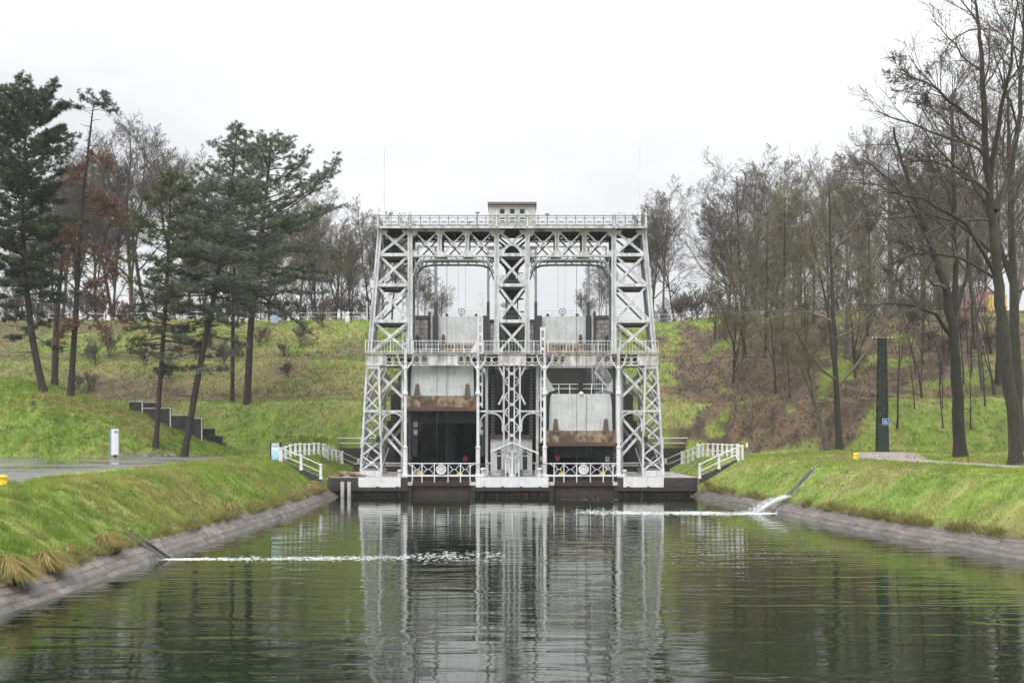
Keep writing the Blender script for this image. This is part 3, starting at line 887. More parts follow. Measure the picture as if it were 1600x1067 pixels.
# dark beams seen at the head of each tower bay
for a, b_ in ((604, 637), (786, 814), (963, 996)):
    d = MB().mat(M['dark_steel']); d.box(fx(a), fx(b_), 105.6, 105.9, fz(367), fz(359.6)); pass
    lift.part('head_beam', d)
for s in (-1, 1):      # winch drums half hidden in the outer towers
    d = MB().mat(M['dark_steel']); cxx = fx(800+s*(800-613))
    d.tube([(cxx-0.5, 105.8, fz(391)), (cxx+0.5, 105.8, fz(391))], [0.75, 0.75], 14)
    d.prism([(cxx-1.1, fz(398)), (cxx+1.1, fz(398)), (cxx+0.35, fz(384)), (cxx-0.35, fz(384))], 105.7, 105.9)
    lift.part('winch', d)
    hd = MB().mat(M['dark_steel']); q = fx(800+s*(800-602))
    hd.box(q-0.28, q+0.28, 105.3, 106.2, fz(389), fz(370))
    lift.part('counterweight', hd)

# top walkway and its railing
wk = MB().mat(M['shaded_floor_steel']); zw = fz(356.6)
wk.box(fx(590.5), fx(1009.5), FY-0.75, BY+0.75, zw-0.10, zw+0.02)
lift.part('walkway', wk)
ed = MB().mat(M['girder'])
for yy in (FY-0.80, BY+0.76): ed.box(fx(590), fx(1010), yy, yy+0.04, zw-0.16, zw+0.06)
lift.part('walkway_edge', ed)
def rail_panel(name, x0, x1, yy, z0, h, n, mat, rings=True):
    r = MB().mat(mat)
    for k in range(n+1):
        x = x0+(x1-x0)*k/n
        r.box(x-0.035, x+0.035, yy-0.035, yy+0.035, z0, z0+h+0.03)
    for zz, ww in ((h, 0.035), (h*0.80, 0.022), (h*0.42, 0.022), (0.10, 0.03)):
        r.box(x0, x1, yy-ww, yy+ww, z0+zz-ww, z0+zz+ww)
    for k in range(n):
        a, b_ = x0+(x1-x0)*k/n, x0+(x1-x0)*(k+1)/n; m_ = (a+b_)/2
        r.bar((a, yy, z0+0.1), (m_-0.06, yy, z0+h*0.42), 0.03, 0.02); r.bar((b_, yy, z0+0.1), (m_+0.06, yy, z0+h*0.42), 0.03, 0.02)
        r.bar((a, yy, z0+h*0.80), (m_-0.06, yy, z0+h*0.46), 0.03, 0.02); r.bar((b_, yy, z0+h*0.80), (m_+0.06, yy, z0+h*0.46), 0.03, 0.02)
        if rings: r.ring((m_, yy, z0+h*0.43), 0.055, 0.10, 0.03, 8)
    return lift.part(name, r)
stops = [592, 641.5, 776, 824, 958.5, 1008]
for yy in (FY-0.72, BY+0.72):
    for (a, b_), n in zip(zip(stops[:-1], stops[1:]), (3, 9, 3, 9, 3)):
        rail_panel('railing', fx(a)+0.12, fx(b_)-0.12, yy, zw, 1.03, n, M['grey_and_shaded_steel'])
    for s in stops:
        p = MB().mat(M['white_old']); x = fx(s)
        p.lathe((x, yy, zw), [(0.17,0),(0.17,0.12),(0.11,0.16),(0.11,1.02),(0.17,1.06),(0.17,1.16),(0.06,1.24),(0.09,1.34),(0.0,1.48)], 8)
        lift.part('railing_post', p)
for xx in (fx(590.8), fx(1009.2)):
    r = MB().mat(M['grey_and_shaded_steel'])
    for k in range(8):
        yy = FY-0.7+(BY-FY+1.4)*k/7; r.box(xx-0.03, xx+0.03, yy-0.03, yy+0.03, zw, zw+1.05)
    for zz in (0.1, 0.45, 0.82, 1.03): r.box(xx-0.025, xx+0.025, FY-0.7, BY+0.7, zw+zz-0.025, zw+zz+0.025)
    lift.part('railing', r)
for s in (-1, 1):      # gate frames in the railing, small balconies at the ends
    g = MB().mat(M['white']); x0, x1 = fx(800+s*(800-625.5)), fx(800+s*(800-635)); x0, x1 = min(x0,x1), max(x0,x1); yy = FY-0.83
    g.box(x0, x0+0.07, yy-0.03, yy+0.03, zw, zw+1.24); g.box(x1-0.07, x1, yy-0.03, yy+0.03, zw, zw+1.24); g.box(x0, x1, yy-0.03, yy+0.03, zw+1.17, zw+1.24)
    g.box(x0+0.07, x1-0.07, yy-0.02, yy+0.02, zw+0.0, zw+0.22); g.box(x0+0.07, x1-0.07, yy-0.02, yy+0.02, zw+0.66, zw+0.70)
    lift.part('railing_gate', g)
# floodlights on their poles
for px_, y_, h in ((746, 105.3, 1.66), (855, 105.3, 1.52), (733, 107.6, 1.2), (991, 107, 1.62), (590, 107, 1.35), (611, 107.6, 2.05)):
    fl = MB().mat(M['grey_and_shaded_steel']); x = axx(px_, y_)
    fl.tube([(x, y_, zw), (x, y_, zw+h)], 0.035, 6)
    fl.box(x-0.20, x+0.20, y_-0.14, y_+0.12, zw+h, zw+h+0.09); fl.box(x-0.05, x+0.05, y_-0.05, y_+0.05, zw+h-0.12, zw+h)
    lift.part('floodlight', fl)

# cabin on the middle tower
cb = MB().mat(M['cream']); x0, x1 = fx(763.5), fx(837); y0, y1 = FY+0.35, FY+3.6; zr = fz(319.5)
wins = [(780.2, 789.4), (795.8, 805.2), (811.6, 820.8)]
zs0, zs1, zs2, zs3 = fz(345), fz(332.8), fz(326), fz(325)
cols = [763.5]+[v for p in wins for v in p]+[837]
for k in range(0, len(cols), 2): cb.box(fx(cols[k]), fx(cols[k+1]), y0, y0+0.2, fz(345.5), fz(325.5))
cb.box(x0, x1, y0, y0+0.2, zw+0.02, fz(345.5)); cb.box(x0, x1, y0, y0+0.2, fz(325.5), zr)
cb.box(x0, x0+0.2, y0+0.2, y1, zw+0.02, zr); cb.box(x1-0.2, x1, y0+0.2, y1, zw+0.02, zr); cb.box(x0+0.2, x1-0.2, y1-0.2, y1, zw+0.02, zr)
cabin = lift.part('cabin', cb)
rf = MB().mat(M['roof_maroon']); rf.box(fx(762), fx(838.5), y0-0.35, y1+0.3, zr, fz(315.6))
rf.box(fx(837.2), fx(838.4), y0-0.3, y0-0.2, fz(327), zr)
lift.part('roof', rf, cabin)
for a, b_ in wins:
    wf = MB().mat(M['window_white']); xa, xb = fx(a), fx(b_)
    wf.box(xa, xa+0.06, y0+0.06, y0+0.14, fz(345.5), fz(325.5)); wf.box(xb-0.06, xb, y0+0.06, y0+0.14, fz(345.5), fz(325.5))
    wf.box(xa+0.06, xb-0.06, y0+0.06, y0+0.14, fz(333.8), fz(332.8))
    wf.box(xa+0.06, xb-0.06, y0+0.08, y0+0.12, fz(338.2), fz(333.8)); wf.box(xa+0.06, xb-0.06, y0+0.08, y0+0.12, fz(343), fz(341.2))  # white bars across the lower part of the window
    wf.box(xa-0.04, xb+0.04, y0-0.05, y0-0.003, fz(346), fz(344.8))
    o = lift.part('window', wf, cabin)
    gl = MB().mat(M['glass']); gl.box(xa+0.06, xb-0.06, y0+0.155, y0+0.165, fz(345.4), fz(325.6)); lift.part('pane', gl, cabin)
ch = MB().mat(M['black']); ch.tube([(fx(818), FY+2, fz(316)), (fx(818), FY+2, fz(309.5))], 0.07, 6); lift.part('vent_pipe', ch, cabin)

# deck level girder: solid plates and open ring work
zD0, zD1 = fz(571.5), fz(552.3)
solid = [(572, 603.5), (669, 715), (779, 821), (885, 931), (996.5, 1028)]
ringz = [(603.5, 633.5), (633.5, 669), (715, 747.3), (747.3, 779), (821, 852.7), (852.7, 885), (931, 966.5), (966.5, 996.5)]
for yy in (FY, BY):
    for a, b_ in solid:
        p = MB().mat(M['girder'])
        p.box(fx(a), fx(b_), yy-0.13, yy+0.13, zD0+0.12, zD1-0.10)
        for s in (a, (a+b_)/2, b_): p.box(fx(s)-0.04, fx(s)+0.04, yy-0.19, yy-0.133, zD0+0.125, zD1-0.105)
        lift.part('deck_plate', p)
    for a, b_ in ringz:
        p = MB().mat(M['girder']); xa, xb = fx(a), fx(b_); n = 3; h = (zD1-zD0)-0.22; r = min(h/2, (xb-xa)/n/2)
        zc = (zD0+zD1)/2+0.01
        for k in range(n):
            xc = xa+(xb-xa)*(k+0.5)/n
            p.ring((xc, yy, zc), r-0.075, r+0.02, 0.12, 14)
        for k in range(n+1):
            xc = xa+(xb-xa)*k/n; e = r*0.26
            for sz in (-1, 1):
                p.prism([(xc-e, zc+sz*h/2), (xc, zc+sz*(h/2-0.34)), (xc+e, zc+sz*h/2)][::sz], yy-0.05, yy+0.05)
        lift.part('ring_lattice', p)
    ch = MB().mat(M['brown_post'])
    ch.box(fx(572), fx(1028), yy-0.24, yy+0.24, zD1-0.10, zD1+0.02)
    ch2 = MB().mat(M['girder']); ch2.box(fx(572), fx(1028), yy-0.24, yy+0.24, zD0, zD0+0.12)
    lift.part('deck_chord', ch); lift.part('deck_chord', ch2)
dk = MB().mat(M['shaded_floor_steel'])
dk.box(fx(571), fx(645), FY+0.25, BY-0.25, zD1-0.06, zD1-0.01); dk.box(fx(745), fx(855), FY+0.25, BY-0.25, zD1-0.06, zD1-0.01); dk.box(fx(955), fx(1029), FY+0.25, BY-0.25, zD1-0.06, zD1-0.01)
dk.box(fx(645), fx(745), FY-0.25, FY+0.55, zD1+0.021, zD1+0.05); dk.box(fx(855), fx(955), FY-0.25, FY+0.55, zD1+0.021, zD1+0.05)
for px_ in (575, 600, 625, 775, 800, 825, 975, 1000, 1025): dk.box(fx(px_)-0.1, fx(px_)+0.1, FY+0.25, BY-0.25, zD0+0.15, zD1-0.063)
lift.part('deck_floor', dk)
def bar_rail(x0, x1, yy, z0, h, step, mat, name='deck_railing'):
    r = MB().mat(mat); n = max(2, int(round((x1-x0)/step)))
    for k in range(n+1):
        x = x0+(x1-x0)*k/n; big = k % 8 == 0
        r.box(x-(0.035 if big else 0.011), x+(0.035 if big else 0.011), yy-0.015, yy+0.02, z0, z0+h)
    for zz in (0.12, h): r.box(x0, x1, yy-0.03, yy+0.03, z0+zz-0.028, z0+zz+0.028)
    return lift.part(name, r)
for a, b_ in ((571.5, 630), (646, 744), (756, 844), (856, 954), (968, 1028.5)):
    bar_rail(fx(a), fx(b_), FY-0.2, zD1+0.05, 1.12, 0.30, M['white_clean'])
bar_rail(fx(571.5), fx(1028.5), BY+0.2, zD1+0.02, 1.12, 0.34, M['white_clean'])

# lower storey ------------------------------------------------------
def lattice_pillar(xa0, xb0, xa1, xb1, y0, y1, z0, z1, cells, w=0.17, collar=None, mat=M['white']):
    p = MB().mat(mat)
    X = lambda t, s: (xa0+(xa1-xa0)*t) if s == 0 else (xb0+(xb1-xb0)*t)
    Y = lambda t: y0+(y1-y0)*t
    Z = lambda t: z0+(z1-z0)*t
    for s in (0, 1): p.bar((X(0,s), Y(0), Z(0)), (X(1,s), Y(1), Z(1)), w*1.15, 0.34)
    ts = [i/cells for i in range(cells+1)]
    for a, b_ in zip(ts[:-1], ts[1:]):
        p.bar((X(a,0), Y(a)-0.03, Z(a)), (X(b_,1), Y(b_)-0.03, Z(b_)), w*0.85, 0.06)
        p.bar((X(a,1), Y(a)+0.05, Z(a)), (X(b_,0), Y(b_)+0.05, Z(b_)), w*0.85, 0.06)
        m_ = (a+b_)/2; xm = (X(m_,0)+X(m_,1))/2; 
        p.prism([(xm-0.16, Z(m_)), (xm, Z(m_)-0.16), (xm+0.16, Z(m_)), (xm, Z(m_)+0.16)], Y(m_)-0.075, Y(m_)-0.065)
    if collar is not None:
        t = collar; p.bar((X(t,0), Y(t)-0.1, Z(t)), (X(t,1), Y(t)-0.1, Z(t)), w*1.3, 0.1)
    p.bar((X(1,0)-0.06, Y(1)-0.12, Z(1)-0.12), (X(1,1)+0.06, Y(1)-0.12, Z(1)-0.12), 0.34, 0.12)
    return lift.part('lattice_pillar', p)
zP = fz(741)
for s in (-1, 1):
    q = lambda px_: fx(800+s*(800-px_))
    z0 = fz(735)
    a0, b0, a1, b1 = q(564), q(596), q(573.5), q(592)
    if s > 0: a0, b0, a1, b1 = b0, a0, b1, a1
    lattice_pillar(a0, b0, a1, b1, FY, FY, z0, zD0, 7, collar=(fz(642)-z0)/(zD0-z0))
    # rear and outer frames, splayed
    a0, b0, a1, b1 = q(549), q(585), q(566), q(590)
    if s > 0: a0, b0, a1, b1 = b0, a0, b1, a1
    lattice_pillar(a0, b0, a1, b1, LBY+1.0, LBY, PLAT+0.5, zD0, 6, w=0.2, mat=M['grey_and_shaded_steel'])
    for (pa, pb) in ((564, 573.5), (596, 592)):
        sb = MB().mat(M['grey_and_shaded_steel'])
        n = 5
        for k in range(n):
            t0, t1 = k/n, (k+1)/n
            za, zb = z0+(zD0-z0)*t0, z0+(zD0-z0)*t1
            sb.bar((q(pa+(pb-pa)*t0), FY+0.2, za), (q(pa+(pb-pa)*t1)+0, LBY-0.1, zb), 0.22, 0.1, up=(1,0,0))
        lift.part('side_brace', sb)
    fo = MB().mat(M['white']); e0, e1 = sorted((q(562.5), q(597.5)))
    fo.box(e0, e1, FY-0.35, FY+0.5, PLAT, fz(735)); lift.part('pedestal', fo)
    fo = MB().mat(M['concrete']); e0, e1 = sorted((q(546), q(590))); fo.box(e0, e1, LBY+0.5, LBY+1.6, PLAT, PLAT+0.5); lift.part('pedestal', fo)
    # flat diagonals between pillar and column
    for yy, mm, w_ in ((FY+0.25, M['white'], 0.24), (LBY, M['grey_and_shaded_steel'], 0.30)):
        o = 0 if yy < 106 else 4
        L_ = [((593,615),(630,577),0,w_), ((592,585-o),(630,622+o),0.12,w_), ((596,690+o),(632,648),0,w_), ((604,684),(632,716+o),0.12,w_)]
        if yy < 106: L_.append(((596.5,662),(632,701),0.24,w_*0.8))
        for (a1_, a2_), (c1_, c2_), dy_, ww_ in L_:
            d = MB().mat(mm); d.bar((q(a1_), yy+dy_, fz(a2_)), (q(c1_), yy+dy_, fz(c2_)), ww_, 0.1); lift.part('diagonal_brace', d)
    ps = MB().mat(M['brown_post']); ps.box(min(q(625), q(629)), max(q(625), q(629)), FY+0.75, FY+1.15, PLAT, zD0); lift.part('guide_post', ps)
    ps = MB().mat(M['dark_steel']); ps.box(min(q(637), q(641)), max(q(637), q(641)), FY+0.7, FY+1.1, PLAT, zD0); lift.part('guide_post', ps)
    bx = MB().mat(M['black']); bx.box(q(591.5)-0.16, q(591.5)+0.16, FY-0.45, FY-0.19, fz(691), fz(681)); lift.part('lamp_box', bx)
    # mid strut, rounded arches
    st_ = MB().mat(M['white']); e0, e1 = sorted((q(594.5), q(632.5)))
    st_.box(e0, e1, FY-0.10, FY+0.10, fz(643.6), fz(641)); lift.part('strut', st_)
    ar = MB().mat(M['white']); xa, xb = sorted((q(596.5), q(631.5))); r = (xb-xa)/2
    ar.arc((xa+xb)/2, fz(661), r-0.05, fz(644.8)-fz(661), 0, math.pi, FY-0.02, 0.15, 0.2, 14)
    ar.bar((xa+0.05, FY-0.02, fz(661)), (xa+0.05, FY-0.02, fz(674)), 0.13, 0.2); ar.bar((xb-0.05, FY-0.02, fz(661)), (xb-0.05, FY-0.02, fz(674)), 0.13, 0.2)
    for sx in (-1, 1):
        ar.prism([((xa+xb)/2+sx*r*0.98, fz(650)), ((xa+xb)/2+sx*r*0.98, fz(643.6)), ((xa+xb)/2+sx*r*0.5, fz(643.6)), ((xa+xb)/2+sx*r*0.66, fz(645.8))][::-sx], FY-0.03, FY+0.03)
    lift.part('arch', ar)
    ar = MB().mat(M['white']); c0 = q(608); rx = abs(q(594)-q(608))
    if s < 0: ar.arc(c0, fz(586), rx, fz(572)-fz(586), math.pi/2, math.pi, FY-0.02, 0.14, 0.18, 10)
    else: ar.arc(c0, fz(586), rx, fz(572)-fz(586), 0, math.pi/2, FY-0.02, 0.14, 0.18, 10)
    lift.part('arch', ar)

def column(px_):
    x = fx(px_); c = MB().mat(M['white_clean'])
    prof = [(0.30, PLAT), (0.30, PLAT+0.18), (0.21, PLAT+0.22), (0.20, fz(700)), (0.25, fz(699.5)), (0.25, fz(698)), (0.145, fz(697)), (0.135, fz(617)), (0.26, fz(616.5)), (0.26, fz(613.5)), (0.19, fz(612)), (0.165, fz(606)), (0.14, fz(604)), (0.14, fz(578)), (0.2, fz(575)), (0.12, zD0-0.02)]
    c.lathe((x, FY-0.35, 0), prof, 12)
    o = lift.part('column', c, smooth=False)
    b_ = MB().mat(M['white'])
    for s in (-1, 1):
        b_.bar((x+s*0.08, FY-0.35, fz(578)), (x+s*0.62, FY-0.3, zD0+0.12+0.25), 0.14, 0.1)
        b_.bar((x+s*0.62, FY-0.3, zD0+0.37), (x+s*0.75, FY-0.3, zD1-0.15), 0.10, 0.1)
    b_.box(x-0.12, x+0.12, FY-0.42, FY-0.25, zD0-0.05, zD1+0.3)
    lift.part('bracket', b_, o)
for px_ in (634, 747, 851, 966): column(px_)

# middle lattice pillar: four uprights, diamonds, a rung ladder
mp = MB().mat(M['white'])
for px_, w_ in ((787.2, 0.17), (795, 0.13), (803.6, 0.13), (812.3, 0.17)):
    mp.bar((fx(px_), FY-0.05, PLAT), (fx(px_), FY-0.05, zD0), w_, 0.2)
nz = 7; zz = [PLAT+0.2+(zD0-PLAT-0.2)*k/nz for k in range(nz+1)]
for a, b_ in zip(zz[:-1], zz[1:]):
    xm = fx(799.8); zm = (a+b_)/2; rx = fx(812)-xm
    for sx in (-1, 1):
        mp.bar((xm+sx*rx, FY+0.02, a), (xm+sx*0.18, FY+0.02, zm-0.1), 0.11, 0.06); mp.bar((xm+sx*rx, FY+0.02, b_), (xm+sx*0.18, FY+0.02, zm+0.1), 0.11, 0.06)
    mp.prism([(xm-0.2, zm-0.14), (xm+0.2, zm-0.14), (xm+0.2, zm+0.14), (xm-0.2, zm+0.14)], FY-0.02, FY)
    for sx in (-1, 1): mp.box(xm+sx*0.52-0.22, xm+sx*0.52+0.22, FY-0.03, FY+0.03, a-0.04, a+0.04)
lift.part('lattice_pillar', mp)
ld = MB().mat(M['dark_steel'])
for k in range(40):
    z = fz(728)+(zD0-fz(728))*k/40; ld.box(fx(796), fx(802.8), FY+0.14, FY+0.20, z, z+0.07)
lift.part('ladder', ld)
for s in (-1, 1):
    q = lambda px_: fx(800+s*(800-px_))
    e0, e1 = sorted((q(749), q(786.5)))
    st_ = MB().mat(M['white']); st_.box(e0, e1, FY-0.10, FY+0.10, fz(643.6), fz(641)); lift.part('strut', st_)
    ar = MB().mat(M['white']); xa, xb = sorted((q(749.5), q(786))); r = (xb-xa)/2
    ar.arc((xa+xb)/2, fz(661), r-0.05, fz(645)-fz(661), 0, math.pi, FY-0.02, 0.15, 0.2, 14)
    ar.bar((xa+0.05, FY-0.02, fz(661)), (xa+0.05, FY-0.02, fz(674)), 0.13, 0.2); ar.bar((xb-0.05, FY-0.02, fz(661)), (xb-0.05, FY-0.02, fz(674)), 0.13, 0.2)
    lift.part('arch', ar)
    ar = MB().mat(M['white']); ar.bar((q(779), FY, zD0), (q(787), FY, fz(589)), 0.17, 0.14); ar.bar((q(787), FY+0.1, fz(616)), (q(779), FY+0.1, fz(632)), 0.17, 0.1); lift.part('knee_brace', ar)
    ps = MB().mat(M['white_old']); ps.box(q(760)-0.13, q(760)+0.13, FY+1.0, FY+1.3, PLAT, zD0); lift.part('guide_post', ps)
    # toothed guide rack on the pier
    rk = MB().mat(M['dark_steel']); e0, e1 = sorted((q(765.5), q(773)))
    rk.box(e0, e1, FY+3.0, FY+3.3, PLAT+2, fz(556))
    rk.mat(M['grey_and_shaded_steel'])
    for k in range(26):
        z = fz(694)+k*0.31
        rk.box(e0+0.08, e1-0.08, FY+2.84, FY+2.997, z, z+0.17)
    lift.part('guide_rack', rk)

# rear guide frames beyond the caissons
rp = lambda px_: axx(px_, 150)
for px_ in (681, 763, 837, 919):
    p = MB().mat(M['grey_and_shaded_steel']); p.tube([(rp(px_), 149.4, azz(560, 150)), (rp(px_), 149.4, azz(388, 150))], 0.16, 8)
    p.mat(M['dark_steel']); p.box(rp(px_)-0.2, rp(px_)+0.2, 149.1, 149.6, azz(560, 150), azz(473, 150)); lift.part('rear_guide', p)
for a, b_ in ((653.5, 681), (919, 946.5), (763, 837)):
    p = MB().mat(M['grey_and_shaded_steel'])
    if b_-a < 40:
        o = a if a < 700 else b_
        p.tube([(rp(o), 149.4, azz(500, 150)), (rp(o), 149.4, azz(388, 150))], 0.14, 8)
        p.box(rp(a), rp(b_), 149.3, 149.5, azz(424.6, 150), azz(423.2, 150))
        p.arc((rp(a)+rp(b_))/2, azz(440, 150), (rp(b_)-rp(a))/2-0.1, azz(426.5, 150)-azz(440, 150), 0, math.pi, 149.4, 0.14, 0.14, 12)
    else:
        for s, e in ((a, 1), (b_, -1)):
            p.box(min(rp(s), rp(s+e*11)), max(rp(s), rp(s+e*11)), 149.3, 149.5, azz(424.6, 150), azz(423.2, 150))
            p.arc(rp(s+e*11), azz(440, 150), rp(11)-rp(0)-0.1, azz(426.5, 150)-azz(440, 150), math.pi/2 if e > 0 else 0, math.pi if e > 0 else math.pi/2, 149.4, 0.14, 0.14, 8)
        p.box(rp(a), rp(b_), 149.3, 149.5, azz(392, 150), azz(388, 150))
    lift.part('rear_frame', p)
rb = MB().mat(M['grey_and_shaded_steel']); rb.box(rp(653), rp(947), 149.2, 149.6, azz(388, 150)+0.02, azz(386, 150)); lift.part('rear_beam', rb)
for px_, y_, top, bot in ((683, 103.2, 405, 722), (698.3, 103.2, 405, 722), (901, 103.2, 405, 722), (916, 103.2, 405, 722), (716.3, 130, 395, 487), (727.5, 130, 395, 487), (872, 130, 395, 487), (883, 130, 395, 487)):
    c = MB().mat(M['dark_steel'] if y_ < 110 else M['grey_and_shaded_steel']); c.tube([(axx(px_, y_), y_, azz(bot, y_)), (axx(px_, y_), y_, azz(top, y_))], 0.028 if y_ < 110 else 0.02, 4); lift.part('cable', c)

# ------------------------------------------------------------------ caissons
def caisson(pxc, bot, label, low):
    cx_ = fx(pxc); zb = fz(bot); H = 82*PX; zt = zb+H; hw = 54.5*PX
    y0, y1 = FY+0.55, FY+44.8
    S = Sub('caisson', (cx_, y0, zb), label, 'canal lift caisson', 'water troughs hanging in the lift')
    bd = MB().mat(M['caisson']); gw = 51.5*PX
    bd.box(cx_-gw, cx_+gw, y0+0.10, y0+0.35, zb+24*PX, zt)
    S.part('end_gate', bd)
    tr = MB().mat(M['dark_steel'])
    tr.box(cx_-gw-0.25, cx_-gw-0.01, y0+0.2, y1, zb+1.0, zt); tr.box(cx_+gw+0.01, cx_+gw+0.25, y0+0.2, y1, zb+1.0, zt)
    tr.box(cx_-gw, cx_+gw, y0+0.6, y1, zb+0.9, zb+1.2)
    tr.box(cx_-gw, cx_+gw, y1-0.3, y1, zb+1.2, zt-0.3)
    for k in range(13): 
        yk = y0+1.0+k*(y1-y0-1.5)/12; tr.box(cx_-hw+0.1, cx_+hw-0.1, yk-0.12, yk+0.12, zb+0.02, zb+0.88)
    tr.box(cx_-gw+0.6, cx_+gw-0.05, y0+2.4, y0+2.8, zb-1.15, zb-0.02)
    S.part('trough', tr)
    wtr = MB().mat(M['water']); wtr.box(cx_-gw+0.02, cx_+gw-0.02, y0+0.62, y1-0.32, zb+1.21, zt-0.9); S.part('trough_water', wtr)
    bb = MB().mat(M['rust_band']); bb.box(cx_-hw, cx_+hw, y0-0.12, y0+0.45, zb+0.35, zb+24*PX-0.02); S.part('end_beam', bb)
    be = MB().mat(M['rust_red']); be.box(cx_-hw, cx_+hw, y0-0.18, y0+0.5, zb, zb+0.34); S.part('beam_flange', be)
    for s in (-1, 1):
        h = MB().mat(M['rust_horn']); xh = cx_+s*39.5*PX; outer = (s < 0) == (cx_ < 0)
        h.add([(xh-0.30, y0-0.2, zb+20*PX), (xh+0.30, y0-0.2, zb+20*PX), (xh+0.30, y0+0.09, zb+20*PX), (xh-0.30, y0+0.09, zb+20*PX),
               (xh-0.15, y0-0.02, zb+42.5*PX), (xh+0.15, y0-0.02, zb+42.5*PX), (xh+0.15, y0+0.09, zb+42.5*PX), (xh-0.15, y0+0.09, zb+42.5*PX)],
              [(0,1,5,4),(1,2,6,5),(2,3,7,6),(3,0,4,7),(4,5,6,7),(3,2,1,0)])
        S.part('horn', h)
        sl = MB().mat(M['black']); e_ = cx_+s*gw
        sl.prism([(e_+s*0.12, zb+25*PX), (e_-s*0.10, zb+25*PX), (e_-s*0.13, zb+45*PX), (e_-s*0.16, zb+62*PX), (e_-s*0.22, zb+76*PX), (e_-s*0.34, zt), (e_+s*0.12, zt)][::(1 if s > 0 else -1)], y0+0.06, y0+0.097); S.part('seal', sl)
        # guide frame standing above the corner, triangular stay plate
        g = MB().mat(M['white_clean']); xg = cx_+s*59.5*PX; zg = zt+105*PX; yg = y0+0.15
        g.box(xg-0.26, xg-0.12, yg, yg+0.25, zb+0.3, zg); g.box(xg+0.12, xg+0.26, yg, yg+0.25, zb+0.3, zg)
        for k in range(12):
            z = zb+0.5+k*(zg-zb-0.8)/11; g.box(xg-0.12, xg+0.12, yg+0.02, yg+0.23, z, z+0.28)
        S.part('guide_frame', g)
        t_ = MB().mat(M['white_clean'])
        t_.prism([(xg+s*0.3, zt-0.1), (xg-s*1.15, zt+0.35), (xg-s*0.35, zt+1.75), (xg+s*0.3, zt+1.6)][::(1 if s < 0 else -1)], y0+0.55, y0+0.75)
        S.part('stay_plate', t_)
        # hanging bracket under the trough end
        k_ = MB().mat(M['dark_steel']); xk = cx_+s*(44 if outer else 60)*PX
        k_.prism([(xk-s*0.30, zb-0.02), (xk+s*0.55, zb-0.02), (xk+s*0.30, zb-4.3), (xk-s*0.12, zb-4.3)][::(-1 if s > 0 else 1)], y0+1.6, y0+2.0)
        k_.mat(M['white_old'])
        for z_ in (1.0, 1.75): k_.box(xk-s*0.0-0.2, xk-s*0.0+0.2, y0+1.5, y0+1.597, zb-z_-0.5, zb-z_)
        S.part('hanger', k_)
        if outer:
            gs = MB().mat(M['dark_steel']); gs.prism([(xk-s*0.32, zb-0.01), (xk-s*1.9, zb-0.01), (xk-s*0.55, zb-1.3), (xk-s*0.30, zb-2.4)][::(1 if s < 0 else -1)], y0+1.7, y0+1.9); S.part('hanger_gusset', gs)
        r = MB().mat(M['white_clean']); xs_ = cx_+s*(hw-0.05)
        for k in range(16):
            yk = y0+0.5+k*2.7; r.box(xs_-0.03, xs_+0.03, yk-0.03, yk+0.03, zt-0.3, zt+0.95)
        for zz in (0.45, 0.95): r.box(xs_-0.025, xs_+0.025, y0+0.5, y0+41, zt+zz-0.025, zt+zz+0.025)
        S.part('side_rail', r)
    r = MB().mat(M['white_clean'])
    for k in range(7):
        xk = cx_-gw+2*gw*k/6
        if k == 3: continue
        r.box(xk-0.04, xk+0.04, y0+0.15, y0+0.22, zt, zt+0.95)
    for sgn in (-1, 1):
        a, b_ = sorted((cx_+sgn*gw, cx_+sgn*0.25))
        for zz in (0.5, 0.92): r.box(a, b_, y0+0.155, y0+0.215, zt+zz-0.03, zt+zz+0.03)
    S.part('end_rail', r)
    if low:
        sp = MB().mat(M['white_clean'])
        x0_, x1_ = cx_+20*PX, cx_+52*PX
        sp.bar((x0_+0.3, y0+2.4, zt+2.2), (x1_, y0+2.4, zt+0.3), 0.20, 0.1); sp.bar((x0_+0.3, y0+2.4, zt+2.2), (x0_+1.1, y0+2.4, zt+3.6), 0.12, 0.1)
        for k in range(12):
            t = k/11; sp.bar((x0_+0.3+(x1_-x0_-0.3)*t, y0+2.4, zt+2.2-1.9*t), (x0_+0.3+(x1_-x0_-0.3)*t, y0+2.4, zt+0.0), 0.035, 0.03)
            sp.bar((x0_+0.9+(x1_-x0_-0.9)*t, y0+2.5, zt+2.0-1.6*t), (x0_+0.9+(x1_-x0_-0.9)*t, y0+2.5, zt+3.3-1.6*t), 0.03, 0.03)
        sp.bar((x0_+0.9, y0+2.5, zt+3.3), (x1_, y0+2.5, zt+1.7), 0.06, 0.05)
        S.part('gangway', sp)
        w_ = MB().mat(M['white_clean']); w_.lathe((cx_+0.05, y0+0.1, zt), [(0.02,-0.25),(0.19,-0.12),(0.24,0.0),(0.19,0.13),(0.02,0.25)], 10); S.part('gate_knob', w_)
        it = MB().mat(M['black']); it.box(cx_-1.5, cx_-0.9, y0+0.5, y0+1.0, zt, zt+0.35); it.tube([(cx_-1.7, y0+0.6, zt), (cx_-1.7, y0+0.6, zt+0.5), (cx_-1.5, y0+0.6, zt+0.65)], 0.08, 6); S.part('capstan', it)
    ram = MB().mat(M['dark_steel']); ram.tube([(cx_, FY+22, -2), (cx_, FY+22, zb+0.02)], 1.0, 20); S.part('ram', ram)
caisson(690.5, 641.8, 'raised grey water trough with rusty lower edge, hanging over the dark empty bay', False)
caisson(908, 696.8, 'lowered grey water trough with rusty lower edge and rails along its top edge', True)

